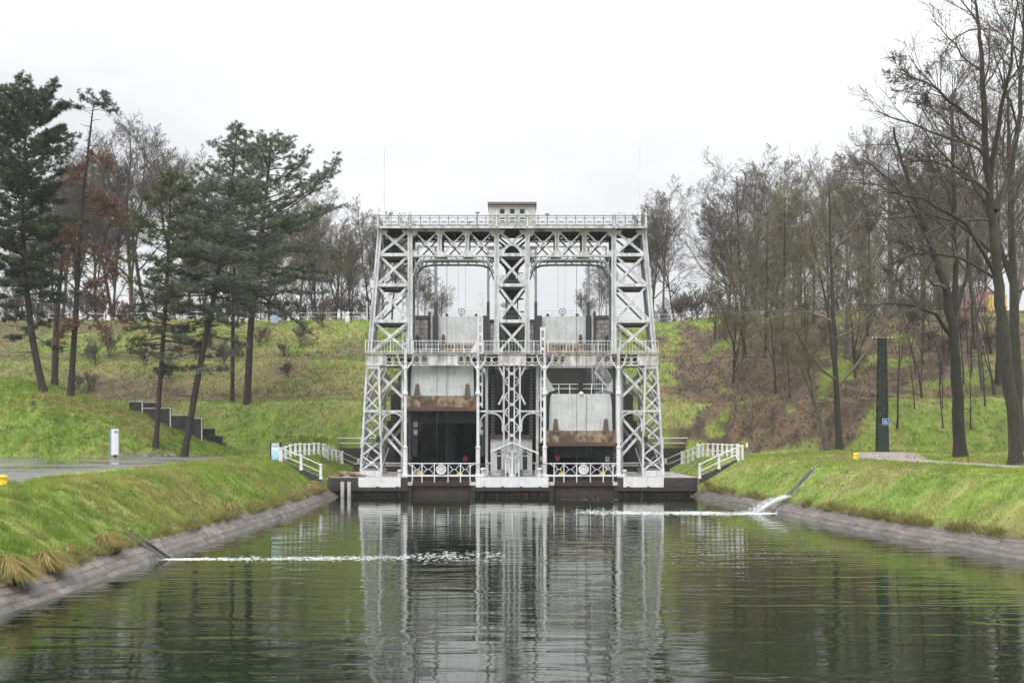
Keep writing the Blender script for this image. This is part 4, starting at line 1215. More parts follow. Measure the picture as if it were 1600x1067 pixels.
# pit side walls, centre pier, lock head
def wall_thing(name, boxes, mat, label, cat):
    mb = MB().mat(mat); b0 = boxes[0]
    o = (( b0[0]+b0[1])/2, b0[2], b0[4])
    for b_ in boxes: mb.box(*b_)
    ob = mb.build(name, None, False, o); ob.location = o
    return tag(ob, label, cat)
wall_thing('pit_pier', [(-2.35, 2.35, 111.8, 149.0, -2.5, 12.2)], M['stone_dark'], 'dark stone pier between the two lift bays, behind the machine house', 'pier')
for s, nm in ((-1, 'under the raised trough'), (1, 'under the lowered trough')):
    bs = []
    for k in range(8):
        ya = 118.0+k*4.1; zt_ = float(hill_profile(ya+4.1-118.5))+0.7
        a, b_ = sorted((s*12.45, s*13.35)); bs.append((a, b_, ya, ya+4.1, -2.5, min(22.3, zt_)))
    wall_thing('pit_wall', bs, M['pit_shade_stone'], 'mossy shade-darkened stepped side wall of the bay %s, cut into the hill' % nm, 'retaining wall')
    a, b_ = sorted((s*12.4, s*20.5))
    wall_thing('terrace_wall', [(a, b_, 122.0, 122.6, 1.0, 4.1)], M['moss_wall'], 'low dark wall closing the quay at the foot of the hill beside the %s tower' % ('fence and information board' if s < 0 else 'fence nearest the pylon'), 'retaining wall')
HY = 150.0
hx = lambda px_: axx(px_, HY)
hz = lambda py: azz(py, HY)
head = Sub('lock_head', (0, HY, 8), 'upper canal lock head of whitewashed stone with two pale gates and handwheels', 'lock head')
hm = MB().mat(M['moss_wall']); hm.box(hx(648), hx(952), HY+1.2, HY+9, -2, hz(540)); head.part('wall', hm)
for a, b_ in ((647, 669.5), (930.5, 953)):
    p = MB().mat(M['stone']); p.box(hx(a), hx(b_), HY-1.5, HY+9, 13, hz(500)); head.part('wall', p)
    p = MB().mat(M['dark_steel']); p.box(hx(a)-0.05, hx(b_)+0.05, HY-1.6, HY+9, hz(500)+0.003, hz(495)); head.part('coping', p)
    p = MB().mat(M['white_old']); 
    for k in range(9): 
        x = hx(a)+(hx(b_)-hx(a))*k/8; p.box(x-0.03, x+0.03, HY-1.4, HY-1.34, hz(495), hz(495)+1.5)
    p.box(hx(a), hx(b_), HY-1.4, HY-1.34, hz(495)+1.45, hz(495)+1.52); p.box(hx(a), hx(b_), HY-1.4, HY-1.34, hz(495)+0.7, hz(495)+0.75)
    head.part('railing', p)
p = MB().mat(M['stone_dark']); p.box(hx(763), hx(837), HY+0.2, HY+9, -2, hz(499)); head.part('pier', p)
p = MB().mat(M['stone']); 
for a, b_ in ((766, 780), (820, 834)): p.box(hx(a), hx(b_), HY-0.6, HY+0.197, 4, hz(506))
head.part('pier_facing', p)
for s in (-1, 1):
    q = lambda px_: hx(800+s*(800-px_))
    def bx(a, b_, y0, y1, z0, z1, mat, name):
        m_ = MB().mat(mat); e0, e1 = sorted((q(a), q(b_))); m_.box(e0, e1, y0, y1, z0, z1); return head.part(name, m_)
    bx(669.5, 673, HY-0.7, HY+1, 12, hz(488), M['dark_steel'], 'guide_post'); bx(673.2, 676.5, HY-0.5, HY+1, 12, hz(487), M['white_old'], 'guide_post')
    bx(677, 684.5, HY-0.8, HY+1.1, 4, hz(494), M['dark_steel'], 'guide_post')
    bx(753.5, 762.5, HY-0.8, HY+1.1, 4, hz(494), M['dark_steel'], 'guide_post')
    gate = bx(684.8, 753.2, HY+0.1, HY+0.5, hz(536), hz(494), M['caisson'], 'gate')
    bx(684.8, 753.2, HY-0.1, HY+0.55, hz(556), hz(536.2), M['rust_band'], 'gate_beam')
    h = MB().mat(M['rust_horn']); xh = q(693); h.prism([(xh-0.26, hz(537)), (xh+0.26, hz(537)), (xh+0.16, hz(523)), (xh-0.16, hz(523))], HY-0.25, HY+0.09); head.part('horn', h)
    wl = MB().mat(M['grey_and_shaded_steel']); xw = q(721); zc = hz(486.5)
    wl.ring((xw, HY+0.3, zc), 0.36, 0.47, 0.08, 18); wl.ring((xw, HY+0.3, zc), 0.03, 0.12, 0.12, 10)
    for k in range(6):
        a = math.pi*k/3; wl.bar((xw+0.1*math.cos(a), HY+0.3, zc+0.1*math.sin(a)), (xw+0.37*math.cos(a), HY+0.3, zc+0.37*math.sin(a)), 0.05, 0.05)
    wl.prism([(xw-0.28, hz(494)), (xw+0.28, hz(494)), (xw+0.1, zc-0.46), (xw-0.1, zc-0.46)], HY+0.25, HY+0.4); head.part('handwheel', wl)
    for pxk in (698, 744):
        k_ = MB().mat(M['black']); k_.prism([(q(pxk)-0.25, hz(494)), (q(pxk)+0.25, hz(494)), (q(pxk)+0.14, hz(490)), (q(pxk)-0.14, hz(490))], HY+0.2, HY+0.6); head.part('gate_stop', k_)
    r = MB().mat(M['white_old']); e0, e1 = sorted((q(684), q(756)))
    for k in range(8):
        x = e0+(e1-e0)*k/7; r.box(x-0.02, x+0.02, HY+2.5, HY+2.55, hz(494)-0.5, hz(482))
    r.box(e0, e1, HY+2.5, HY+2.55, hz(482.4), hz(482)); r.box(e0, e1, HY+2.5, HY+2.55, hz(487.4), hz(487)); head.part('railing', r)

# ------------------------------------------------------------------ quay piers, gates, machine house
def pier(name, a, b_, wa, wb, label, y1, fender=True):
    S = Sub(name, (fx(0)*0+axx((a+b_)/2, 100), 100, 0), label, 'quay')
    X0, X1 = axx(a, 100), axx(b_, 100); W0, W1 = axx(wa, 100), axx(wb, 100)
    d = MB().mat(M['concrete']); d.box(X0, X1, 100.25, y1, PLAT-0.30, PLAT); S.part('deck', d)
    wl = MB().mat(M['quay_stone']); wl.box(X0+0.1, X1-0.1, 100.3, y1-0.05, -2.2, PLAT-0.303); S.part('wall', wl)
    cp = MB().mat(M['white_clean']); cp.box(W0, W1, 99.95, 100.25, azz(761, 100), PLAT+0.02); S.part('white_coping', cp)
    for u, v in ((X0, W0-0.02), (W1+0.02, X1)):
        if v-u > 0.15:
            k = MB().mat(M['concrete_dark']); k.box(u, v, 100.0, 100.247, azz(761, 100), PLAT-0.003); S.part('coping', k)
    f = MB().mat(M['wood_fender']); f.box(X0-0.05, X1+0.05, 99.72, 100.28, azz(766.5, 100), azz(761.6, 100))
    for k in range(4):
        x = X0+(X1-X0)*(k+0.5)/4; f.box(x-0.14, x+0.14, 99.66, 99.716, azz(766, 100), azz(759.5, 100))
    S.part('fender_beam', f)
    for k in range(5):
        x = X0+(X1-X0)*(k+0.5)/5; p_ = MB().mat(M['wood_fender']); p_.box(x-0.11, x+0.11, 100.02, 100.297, -1.0, azz(767, 100)); S.part('fender_pile', p_)
    return S
pier('quay_pier', 513, 636.5, 560, 626, 'stone quay with white coping under the tower beside the log heap', 122)
pier('quay_pier', 742, 858, 743.5, 857, 'middle stone quay with long white coping, carrying the machine house', 111.8)
pier('quay_pier', 965.5, 1091, 974, 1037, 'stone quay with white coping under the tower nearest the pylon', 122)
for a, b_, nm in ((637, 741.8, 'raised'), (858.4, 965.2, 'lowered')):
    S = Sub('dock_sill', (axx((a+b_)/2, 100.6), 100.6, 0), 'dark rust brown sill beam below the white barrier of the %s trough' % nm, 'dock sill')
    X0, X1 = axx(a, 100.6), axx(b_, 100.6)
    k = MB().mat(M['wood_fender']); k.box(X0, X1, 100.6, 101.2, azz(759, 100.6), azz(750, 100.6)); S.part('beam', k)
    k = MB().mat(M['wood_fender']); k.box(X0, X1, 100.9, 103.2, -2, azz(759.1, 100.6)); S.part('wall', k)
    k = MB().mat(M['wood_fender']); k.box(X0, X1, 100.75, 101.6, azz(749.8, 100.6), azz(744.2, 100.6)); S.part('step', k)
    k = MB().mat(M['black']); k.box(X0-0.0, X1, 103.3, 149.5, -2.4, -1.9); S.part('pit_floor', k)  # floor coloured black to stand for the darkness down in the bay
    for e in (a+2.5, b_-2.5):
        k = MB().mat(M['white_old']); k.box(axx(e, 100.6)-0.32, axx(e, 100.6)+0.32, 100.3, 100.59, azz(758, 100.6), azz(752.5, 100.6)); S.part('bearing_block', k)
        k = MB().mat(M['concrete_dark']); k.box(axx(e, 100.6)-0.2, axx(e, 100.6)+0.2, 100.3, 100.88, -2, azz(759.2, 100.6)); S.part('groove_post', k)
    # the white barrier gate
    G = Sub('barrier_gate', (axx((a+b_)/2, 100.4), 100.4, azz(743.5, 100.4)), 'white steel barrier with round hub, closing the bay of the %s trough' % nm, 'barrier gate', 'white barriers closing the lift bays')
    g = MB().mat(M['white_clean']); A, B = axx(a+3, 100.4), axx(b_-3, 100.4); zt_, zb_ = azz(723, 100.4), azz(743.3, 100.4); yy = 100.4
    n = 6; xs = [A+0.25+(B-A-0.5)*k/n for k in range(n+1)]; mid = (A+B)/2
    g.box(A-0.15, B+0.15, yy-0.05, yy+0.05, zt_-0.09, zt_); g.box(A-0.7, B+0.7, yy-0.06, yy+0.06, zb_-0.05, zb_+0.11)
    posts = [0, 1, 2, 4, 5, 6]
    for k in posts:
        xk = xs[k] if k not in (2, 4) else mid+(-0.62 if k == 2 else 0.62)
        g.box(xk-0.045, xk+0.045, yy-0.04, yy+0.04, zb_-0.6, zt_-0.09)
    px4 = [xs[0], xs[1], mid-0.62]; px5 = [mid+0.62, xs[5], xs[6]]
    for L in (px4, px5):
        for u, v in zip(L[:-1], L[1:]):
            m_ = (u+v)/2; zm = (zt_+zb_)/2
            for uu in (u, v):
                sg = 1 if uu > m_ else -1
                g.bar((uu, yy, zt_-0.1), (m_+sg*0.12, yy, zm), 0.05, 0.04); g.bar((uu, yy, zb_+0.1), (m_+sg*0.12, yy, zm), 0.05, 0.04)
            g.box(m_-0.14, m_+0.14, yy-0.03, yy+0.03, zm-0.03, zm+0.03)
    g.bar((A-0.15, yy, zt_-0.05), (xs[0], yy, zt_-0.35), 0.06, 0.05); g.bar((B+0.15, yy, zt_-0.05), (xs[6], yy, zt_-0.35), 0.06, 0.05)
    G.part('bar_frame', g)
    hb = MB().mat(M['white_clean']); zc = (zt_+zb_)/2
    hb.ring((mid, yy-0.08, zc), 0.36, 0.47, 0.14, 20); hb.ring((mid, yy-0.06, zc), 0.0, 0.355, 0.05, 20); hb.ring((mid, yy-0.11, zc), 0.06, 0.15, 0.06, 12)
    hb.mat(M['grey_and_shaded_steel'])
    for k in range(6):
        t = math.pi*k/3; hb.ring((mid+0.25*math.cos(t), yy-0.09, zc+0.25*math.sin(t)), 0.0, 0.05, 0.012, 8)
    hub = G.part('hub', hb)
    for e in (a+19, b_-24):
        k = MB().mat(M['yellow']); xx = axx(e, 100.9); k.box(xx-0.28, xx+0.28, 101.0, 101.25, zb_+0.02, zb_+0.17); k.box(xx-0.2, xx+0.2, 101.0, 101.25, zb_+0.17, zb_+0.30)
        G.part('stop_block', k)
# deck steps so the barrier stands on something
kio = Sub('machine_house', (0, 106.4, PLAT), 'small white flat-roofed house with dark windows on the middle quay, behind the gabled frame', 'machine house')
ky = 106.4
kx = lambda px_: axx(px_, ky)
kz = lambda py: azz(py, ky)
wl = MB().mat(M['white_clean']); wn_ = [(775.5, 784.5), (815.5, 825)]
zs, zh = kz(734), kz(703)
for a, b_ in ((766.5, 775.5), (784.5, 815.5), (825, 831.5)): wl.box(kx(a), kx(b_), ky, ky+0.25, PLAT, kz(686))
for a, b_ in wn_: wl.box(kx(a), kx(b_), ky, ky+0.25, PLAT, zs); wl.box(kx(a), kx(b_), ky, ky+0.25, zh, kz(686))
wl.box(kx(766.5), kx(766.5)+0.25, ky+0.25, ky+4.8, PLAT, kz(686)); wl.box(kx(831.5)-0.25, kx(831.5), ky+0.25, ky+4.8, PLAT, kz(686))
kio.part('wall', wl)
rf = MB().mat(M['roof_brown']); rf.box(kx(765.8), kx(832.2), ky-0.2, ky+5.0, kz(686)+0.003, kz(679.3)); kio.part('roof', rf)
for a, b_ in wn_:
    f = MB().mat(M['white_clean']); xa, xb = kx(a), kx(b_)
    f.box(xa, xa+0.07, ky-0.03, ky+0.08, zs, zh); f.box(xb-0.07, xb, ky-0.03, ky+0.08, zs, zh); f.box(xa+0.07, xb-0.07, ky-0.03, ky+0.08, kz(713), kz(711)); f.box(xa+0.07, xb-0.07, ky-0.03, ky+0.08, kz(706), kz(705)); f.box(xa-0.1, xb+0.1, ky-0.12, ky-0.033, zs-0.1, zs)
    w_ = kio.part('window', f)
    g = MB().mat(M['glass']); g.box(xa+0.07, xb-0.07, ky+0.1, ky+0.12, zs, zh); kio.part('pane', g, w_)
st_ = MB().mat(M['concrete']); st_.box(kx(762), kx(766.3), ky-0.3, ky+0.4, PLAT, PLAT+0.45); st_.box(kx(831.8), kx(836), ky-0.3, ky+0.4, PLAT, PLAT+0.45); kio.part('plinth', st_)
cy = 102.3
cx_ = lambda px_: axx(px_, cy)
cz_ = lambda py: azz(py, cy)
can = Sub('gabled_frame', (cx_(800.5), cy, PLAT), 'white open gabled frame on a slim mast, standing before the machine house', 'canopy frame')
m_ = MB().mat(M['white_clean']); m_.lathe((cx_(800.5), cy, PLAT), [(0.22,0),(0.22,0.12),(0.1,0.2),(0.09,cz_(693)-PLAT)], 10); can.part('mast', m_)
for s, ex, ez in ((-1, 766.5, 705.5), (1, 841.5, 708)):
    r = MB().mat(M['white_clean']); r.bar((cx_(800), cy, cz_(691.5)), (cx_(ex), cy, cz_(ez)), 0.12, 1.1); can.part('roof_slope', r)
    r = MB().mat(M['dark_steel']); r.bar((cx_(800+s*3), cy, cz_(694.2)), (cx_(ex-s*4), cy, cz_(ez-0.6+2)), 0.05, 0.9); can.part('soffit', r)
t_ = MB().mat(M['white_clean'])
t_.box(cx_(774), cx_(828), cy-0.06, cy+0.06, cz_(706.8), cz_(705)); 
for s in (-1, 1):
    t_.bar((cx_(800.5+s*2), cy-0.02, cz_(716)), (cx_(800.5+s*15), cy-0.02, cz_(706.5)), 0.09, 0.08); t_.bar((cx_(800.5+s*14), cy-0.02, cz_(706)), (cx_(800.5+s*5), cy-0.02, cz_(697)), 0.08, 0.08)
    t_.ring((cx_(800.5+s*5.2), cy, cz_(702)), 0.17, 0.25, 0.06, 12)
can.part('tie_beam', t_)
for s in (-1, 1):
    q = MB().mat(M['white_clean'])
    for px_ in (4.5, 10.5): q.box(cx_(800.5+s*px_)-0.05, cx_(800.5+s*px_)+0.05, cy+0.3, cy+0.4, PLAT, cz_(706))
    for k in range(4):
        z0_ = cz_(740)+k*0.55; 
        q.bar((cx_(800.5+s*4.5), cy+0.35, z0_), (cx_(800.5+s*10.5), cy+0.35, z0_+0.5), 0.07, 0.05); q.bar((cx_(800.5+s*10.5), cy+0.39, z0_), (cx_(800.5+s*4.5), cy+0.39, z0_+0.5), 0.07, 0.05)
    can.part('lattice_post', q)
# grey service cupboards under the gable
for px_, nm in ((789, 'nearer the raised trough'), (811, 'nearer the lowered trough')):
    c = MB().mat(M['grey_and_shaded_steel']); c.box(cx_(px_)-0.42, cx_(px_)+0.42, cy+0.9, cy+1.4, PLAT, PLAT+0.62); o = c.build('service_cupboard', None, False, (cx_(px_), cy+1.1, PLAT)); o.location = (cx_(px_), cy+1.1, PLAT)
    tag(o, 'low grey metal cupboard under the gabled frame, %s' % nm, 'cupboard', 'grey cupboards under the gabled frame')
# bollards and lantern posts on the quay
def bollard(px_, y, lab, s=1.0):
    x = axx(px_, y); b_ = MB().mat(M['white_old'])
    b_.lathe((0,0,0), [(0.30*s,0),(0.30*s,0.10*s),(0.20*s,0.16*s),(0.19*s,0.55*s),(0.27*s,0.64*s),(0.27*s,0.76*s),(0.15*s,0.84*s),(0.0,0.87*s)], 14)
    o = b_.build('mooring_bollard', None, True); o.location = (x, y, PLAT); tag(o, lab, 'bollard', 'white mooring bollards on the quays')
bollard(755, 101.6, 'white mushroom bollard on the middle quay, by the column at the raised trough')
bollard(843.5, 101.6, 'white mushroom bollard on the middle quay, by the column at the lowered trough')
bollard(624.5, 101.6, 'small white mooring bollard on the quay with the log heap', 0.8)
bollard(976, 101.6, 'small white mooring bollard on the quay nearest the pylon', 0.8)
# red life buoys inside the bays
for px_, y, lab in ((727, 104.4, 'red life buoy hanging in the dark bay under the raised trough'), (871, 104.4, 'red life buoy hanging in the dark bay under the lowered trough')):
    b_ = MB().mat(M['red']); b_.ring((0,0,0), 0.05, 0.23, 0.12, 18); b_.mat(M['dark_steel']); b_.box(-0.05, 0.05, 0.08, 0.14, -1.6, 0.1)
    o = b_.build('life_buoy'); o.location = (axx(px_, y), y, azz(716, y)); tag(o, lab, 'life buoy', 'red life buoys')
# chains and lock arms either side of the middle quay
for s, lab in ((-1, 'thin rail with red pole from the machine house towards the raised trough'), (1, 'thin rail with red pole from the machine house towards the lowered trough')):
    c = MB().mat(M['white_old']); q = lambda px_: axx(800+s*(800-px_), 103.2)*1
    c.bar((q(738), 103.2, azz(724, 103.2)), (q(746), 103.2, azz(724, 103.2)), 0.10, 0.10); c.bar((q(760), 103.2, azz(722.6, 103.2)), (q(767), 103.2, azz(723.8, 103.2)), 0.13, 0.10)
    c.mat(M['roof_brown']); c.bar((q(746.2), 103.2, azz(725, 103.2)), (q(763), 103.2, azz(725.5, 103.2)), 0.06, 0.05)
    c.mat(M['white_old']); c.box(q(763)-0.03, q(763)+0.03, 103.17, 103.23, PLAT, azz(723.6, 103.2)-0.06)
    o = c.build('barrier_rod', None, False, (q(752), 103.2, PLAT)); o.location = (q(752), 103.2, PLAT); tag(o, lab, 'rod')
# flag poles on the walkway
for px_, lab in ((600.5, 'tall bare white flagpole at the walkway end towards the pines'), (999.5, 'tall bare white flagpole at the walkway end towards the leafless trees')):
    p = MB().mat(M['white_clean']); y = 105.5; x = axx(px_, y); H = azz(232.5, y)-zw
    p.tube([(0,0,0.02),(0,0,H*0.2),(0,0,H*0.22),(0,0,H)], [0.13,0.12,0.075,0.045], 8); p.lathe((0,0,H), [(0.0,-0.02),(0.07,0.03),(0.07,0.08),(0.0,0.13)], 8)
    o = p.build('flagpole'); o.location = (x, y, zw); tag(o, lab, 'flagpole', 'flagpoles on the lift')

# ------------------------------------------------------------------ fences and stairs
def post_mb(mb, p, h, r=0.13):
    mb.lathe(p, [(r*1.3,0),(r*1.3,0.10),(r,0.14),(r*0.9,h-0.14),(r*1.25,h-0.12),(r*1.3,h-0.03),(r*0.7,h)], 8)
def fence(name, pts, h, label, spacing=None, rails=(0.97, 0.50), r=0.13, rail_r=0.045, group=None, mat=None, follow=True):
    mat = mat or M['white_clean']
    P = []
    for (a, b_) in zip(pts[:-1], pts[1:]):
        a, b_ = Vector(a), Vector(b_); n = max(1, int(round((b_-a).length/spacing))) if spacing else 1
        for k in range(n): P.append(a.lerp(b_, k/n))
    P.append(Vector(pts[-1]))
    if follow:
        for p in P: p.z = float(zat(p.x, p.y))-0.02
    S = Sub(name, tuple(P[0]), label, 'fence', group)
    for p in P:
        mb = MB().mat(mat); post_mb(mb, tuple(p), h, r); S.part('post', mb)
    for zz in rails:
        mb = MB().mat(mat)
        for a, b_ in zip(P[:-1], P[1:]): mb.tube([a+Vector((0,0,h*zz-0.05)), b_+Vector((0,0,h*zz-0.05))], rail_r, 5)
        S.part('rail', mb)
    return S
def grd(x, y): return (x, y, float(zat(x, y)))
fence('iron_fence', [(-20.3, 97, 0), (-19.6, 107, 0), (-18.5, 119.3, 0)], 1.34, 'white fence of close posts behind the blue information board', 1.68)
fence('iron_fence', [(20.6, 99, 0), (19.8, 109, 0), (18.5, 119.3, 0)], 1.34, 'white fence of close posts on the lawn towards the pylon', 1.68)
for s in (-1, 1):
    side = 'blue information board' if s < 0 else 'lawn with the pylon'
    y0 = 97 if s < 0 else 98.8
    xa, xb = s*20.2, s*16.75
    pts = [(xa, y0, float(zat(xa, y0))+0.0), ((xa+xb)/2, y0, (float(zat(xa, y0))+PLAT)/2+0.05), (xb, y0, PLAT-0.02)]
    fence('stair_railing', pts, 1.34, 'white stair railing dropping from the %s to the quay front' % side, None, follow=False, group='railings of the quay stairs')
    pts = [(s*19.1, 113, float(zat(s*19.1, 113))), (s*17.8, 116, (float(zat(s*19.1, 113))+PLAT)/2+0.05), (s*16.5, 119, PLAT-0.02)]
    fence('stair_railing', pts, 1.34, 'white stair railing at the back of the quay, towards the %s' % side, None, follow=False, group='railings of the quay stairs')
    # the stair itself with a dark stringer
    S = Sub('quay_stair', (s*18.4, y0+0.9, PLAT), 'narrow concrete stair from the %s down to the quay' % side, 'stair')
    n = 9; za = float(zat(xa, y0)); st_ = MB().mat(M['concrete'])
    for k in range(n):
        x0_ = xa+(xb-xa)*k/n; x1_ = xa+(xb-xa)*(k+1)/n; z = za+0.06+(PLAT+0.1-za)*k/(n-1)
        a, b_ = sorted((x0_, x1_)); st_.box(a, b_, y0+0.22, y0+1.3, z-0.6, z)
    S.part('tread', st_)
    k_ = MB().mat(M['concrete_dark']); k_.bar((xa, y0+0.05, za-0.05), (xb, y0+0.05, PLAT-0.1), 0.45, 0.26); S.part('stringer', k_)
    fence('back_railing', [(s*19.4, 126-0.4, 0), (s*14.2, 122.3, 4.1)], 1.1, 'white two-bar railing above the low dark wall on the side of the %s' % side, 2.6, follow=False) if False else None
    pts = [(s*19.3, 122.3, 4.09), (s*16.7, 122.3, 4.09), (s*14.2, 122.3, 4.09)]
    fence('wall_railing', pts, 1.2, 'white two-bar railing on the low dark wall towards the %s' % side, None, follow=False, r=0.07)
    pts = [(s*15.8, 115.8, PLAT), (s*13.6, 115.8, PLAT), (s*11.4, 115.8, PLAT)]
    fence('quay_railing', pts, 1.0, 'low white railing across the quay behind the tower, towards the %s' % side, None, follow=False, r=0.06, rails=(0.97, 0.7))
    wb = MB().mat(M['concrete_dark']); a, b_ = sorted((s*16.6, s*11.2)); wb.box(a, b_, 116.4, 117.0, PLAT, PLAT+0.75); wb.mat(M['concrete']); wb.box(a-0.05, b_+0.05, 116.3, 117.1, PLAT+0.752, PLAT+0.95)
    o = wb.build('low_parapet', None, False, (s*13.9, 116.7, PLAT)); o.location = (s*13.9, 116.7, PLAT); tag(o, 'low dark parapet across the quay behind the tower, towards the %s' % side, 'parapet')
# fence along the top of the embankment
for a, b_, lab in ((-68, -13.6, 'long white post and rail fence on the embankment top behind the pines'), (13.6, 64, 'long white post and rail fence on the embankment top behind the leafless trees')):
    fence('embankment_fence', [(a, 162.5, 0), (b_, 162.5, 0)], 1.25, lab, 2.7, r=0.065, rail_r=0.03, mat=M['white_old'])

# ------------------------------------------------------------------ left bank furniture
def boxthing(name, boxes, loc, label, cat, group=None, rot=0.0):
    S = empty(name, loc, label, cat, group); S.rotation_euler.z = rot
    for pn, mat, bs in boxes:
        mb = MB().mat(mat)
        for b_ in bs: mb.box(*b_)
        mb.build(pn, S)
    return S
p = at(180, 711, 103.0); g0 = grd(p[0], 103.0)
boxthing('sign_pillar', [('panel', M['white_clean'], [(-0.31, 0.31, -0.16, 0.16, 0.28, 2.68)]), ('side_panel', simple('sign_blue', (0.16,0.30,0.42), 0.4), [(-0.44, -0.312, -0.15, 0.15, 0.28, 2.68)]),
    ('foot', M['black'], [(-0.09, 0.09, -0.09, 0.09, -0.1, 0.277)]), ('plate', M['grey_and_shaded_steel'], [(-0.05, 0.25, -0.172, -0.163, 2.3, 2.5)])], g0, 'tall white sign panel with blue edge on a short black foot at the road edge', 'sign', None, R(8))
m, t, b = new_mat('board_print'); M['board'] = m
tc = N(t, 'ShaderNodeTexCoord'); sp = N(t, 'ShaderNodeSeparateXYZ'); t.links.new(tc.outputs['Object'], sp.inputs[0])
zr_ = N(t, 'ShaderNodeMapRange'); zr_.inputs['From Min'].default_value = 0.2; zr_.inputs['From Max'].default_value = 1.75; t.links.new(sp.outputs['Z'], zr_.inputs['Value'])
c = ramp(t, zr_.outputs[0], [(0.0,(0.22,0.50,0.70)), (0.45,(0.42,0.66,0.80)), (0.62,(0.70,0.76,0.80)), (0.74,(0.36,0.38,0.42)), (0.9,(0.42,0.44,0.5)), (1.0,(0.10,0.12,0.18))])
c = mixc(t, ramp(t, noise(t, 5, 3), [(0.5, G3(0)), (0.62, G3(0.55))]), c, (0.75,0.82,0.88)); t.links.new(c, b.inputs['Base Color']); b.inputs['Roughness'].default_value = 0.35
p = at(430.5, 717, 97.6); g0 = grd(p[0], 97.6)
boxthing('information_board', [('panel', M['board'], [(-0.36, 0.36, -0.05, 0.02, 0.16, 1.66)]), ('upright', M['black'], [(-0.48, -0.363, -0.07, 0.07, -0.1, 1.72)]), ('upright', M['black'], [(0.363, 0.48, -0.07, 0.07, -0.1, 1.72)])], g0,
    'blue information board between two black uprights beside the white fence', 'board', None, R(-6))
def yellow_bollard(x, y, lab, h=0.58, tilt=0.0):
    b_ = MB().mat(M['yellow']); b_.lathe((0,0,0), [(0.22,-0.1),(0.22,h*0.2),(0.20,h*0.25),(0.20,h*0.75),(0.22,h*0.8),(0.21,h*0.97),(0.12,h),(0,h)], 14)
    o = b_.build('mooring_post', None, True); o.location = grd(x, y); o.rotation_euler = (0, tilt, 0); tag(o, lab, 'bollard', 'yellow mooring posts on the banks')
yellow_bollard(*at(1336.5, 731, 90)[:2], 'yellow mooring post leaning on the lawn near the pylon', 0.66, R(6))
yellow_bollard(-22.1, 48.0, 'yellow mooring post between the asphalt road and the water', 0.50)
# stepped parapet of the stair up the hill
S = Sub('stair_parapet', grd(-37.5, 113), 'stepped dark parapet with pale copings climbing behind the mound with the pines', 'stair parapet')
steps = [(202, 223, 626.5, 648), (223, 267, 637, 668), (267, 298, 648, 676), (298, 316, 653, 681), (314, 335, 669, 690), (326, 347, 680, 697), (338, 352, 691, 704)]
for k, (a, b_, ta, bo) in enumerate(steps):
    y = 116.0+0.5*k*(1 if k > 3 else 0.2)-0.6*(k > 3)
    mb = MB().mat(M['concrete_dark']); x0_, x1_ = axx(a, y), axx(b_, y); mb.box(x0_, x1_, y, y+0.35, azz(bo, y)-3.0, azz(ta+1.4, y)-0.002); S.part('wall_block', mb)
    mb = MB().mat(M['white_old'] if k < 4 else M['concrete']); mb.box(x0_-0.05, x1_+0.05, y-0.06, y+0.41, azz(ta+1.4, y), azz(ta, y))
    if k < 4: mb.box(x1_-0.11, x1_+0.02, y-0.045, y-0.003, azz(bo, y)-0.5, azz(ta+1.5, y))
    S.part('coping', mb)
S2 = Sub('stair_parapet', grd(-35, 118), 'far stepped dark parapet seen between the trunks, behind the nearer one', 'stair parapet')
for k, (a, b_, ta, bo) in enumerate([(225, 243, 628, 640), (243, 262, 639, 650), (270, 285, 651, 660)]):
    y = 118.2; mb = MB().mat(M['concrete_dark']); x0_, x1_ = axx(a, y), axx(b_, y); mb.box(x0_, x1_, y, y+0.3, azz(bo, y)-3, azz(ta+1.2, y)-0.002); S2.part('wall_block', mb)
    mb = MB().mat(M['white_old']); mb.box(x0_-0.05, x1_+0.05, y-0.05, y+0.35, azz(ta+1.2, y), azz(ta, y)); S2.part('coping', mb)
S3 = Sub('hill_stair', grd(-33, 117), 'concrete steps between the stepped parapets', 'stair')
mb = MB().mat(M['concrete'])
for k in range(22):
    t = k/21; x = axx(225+115*t, 117.2); z = azz(640+62*t, 117.2)-0.5; mb.box(x, x+0.40, 116.75, 118.1, z-1.2, z)
S3.part('tread', mb)

# drain chutes down the banks
def chute(side, y0, top_d, label, skew=0.0, cover_d=None):
    base = float(bank_left(y0)) if side < 0 else float(bank_right(y0))
    S = Sub('drain_chute', (base, y0, 0), label, 'drain chute')
    pts = []
    for d in np.linspace(-0.25, top_d, 8):
        y = y0+skew*d; x = base+side*d
        pts.append(Vector((x, y, max(float(np.interp(d, [-0.3, 0, 1.05, 1.1, 4.6], [-0.2, 0.0, 0.72, 0.75, 3.3])), float(zat(x, y)) if d > 1.3 else -9))))
    for dy, z_, hv, nm, mt in ((-0.40, -0.10, 0.12, 'kerb', 'concrete'), (0.40, -0.105, 0.42, 'kerb', 'concrete_dark'), (0.41, 0.122, 0.03, 'kerb_cap', 'concrete')):
        k = MB().mat(M[mt])
        for a, b_ in zip(pts[:-1], pts[1:]): k.bar(a+Vector((0,dy,z_)), b_+Vector((0,dy,z_)), 0.16 if nm == 'kerb' else 0.12, hv, up=(0,0,1))
        S.part(nm, k)
    k = MB().mat(M['concrete_dark'])
    for a, b_ in zip(pts[:-1], pts[1:]): k.bar(a+Vector((0,0,-0.04)), b_+Vector((0,0,-0.04)), 0.64, 0.14, up=(0,0,1))
    S.part('channel', k)
    return base
bl = chute(-1, 49.3, 1.75, 'concrete drain chute through the tussocky bank below the asphalt road')
br_ = chute(1, 78.5, 4.2, 'long dark concrete drain chute across the lawn below the pylon', 0.75)

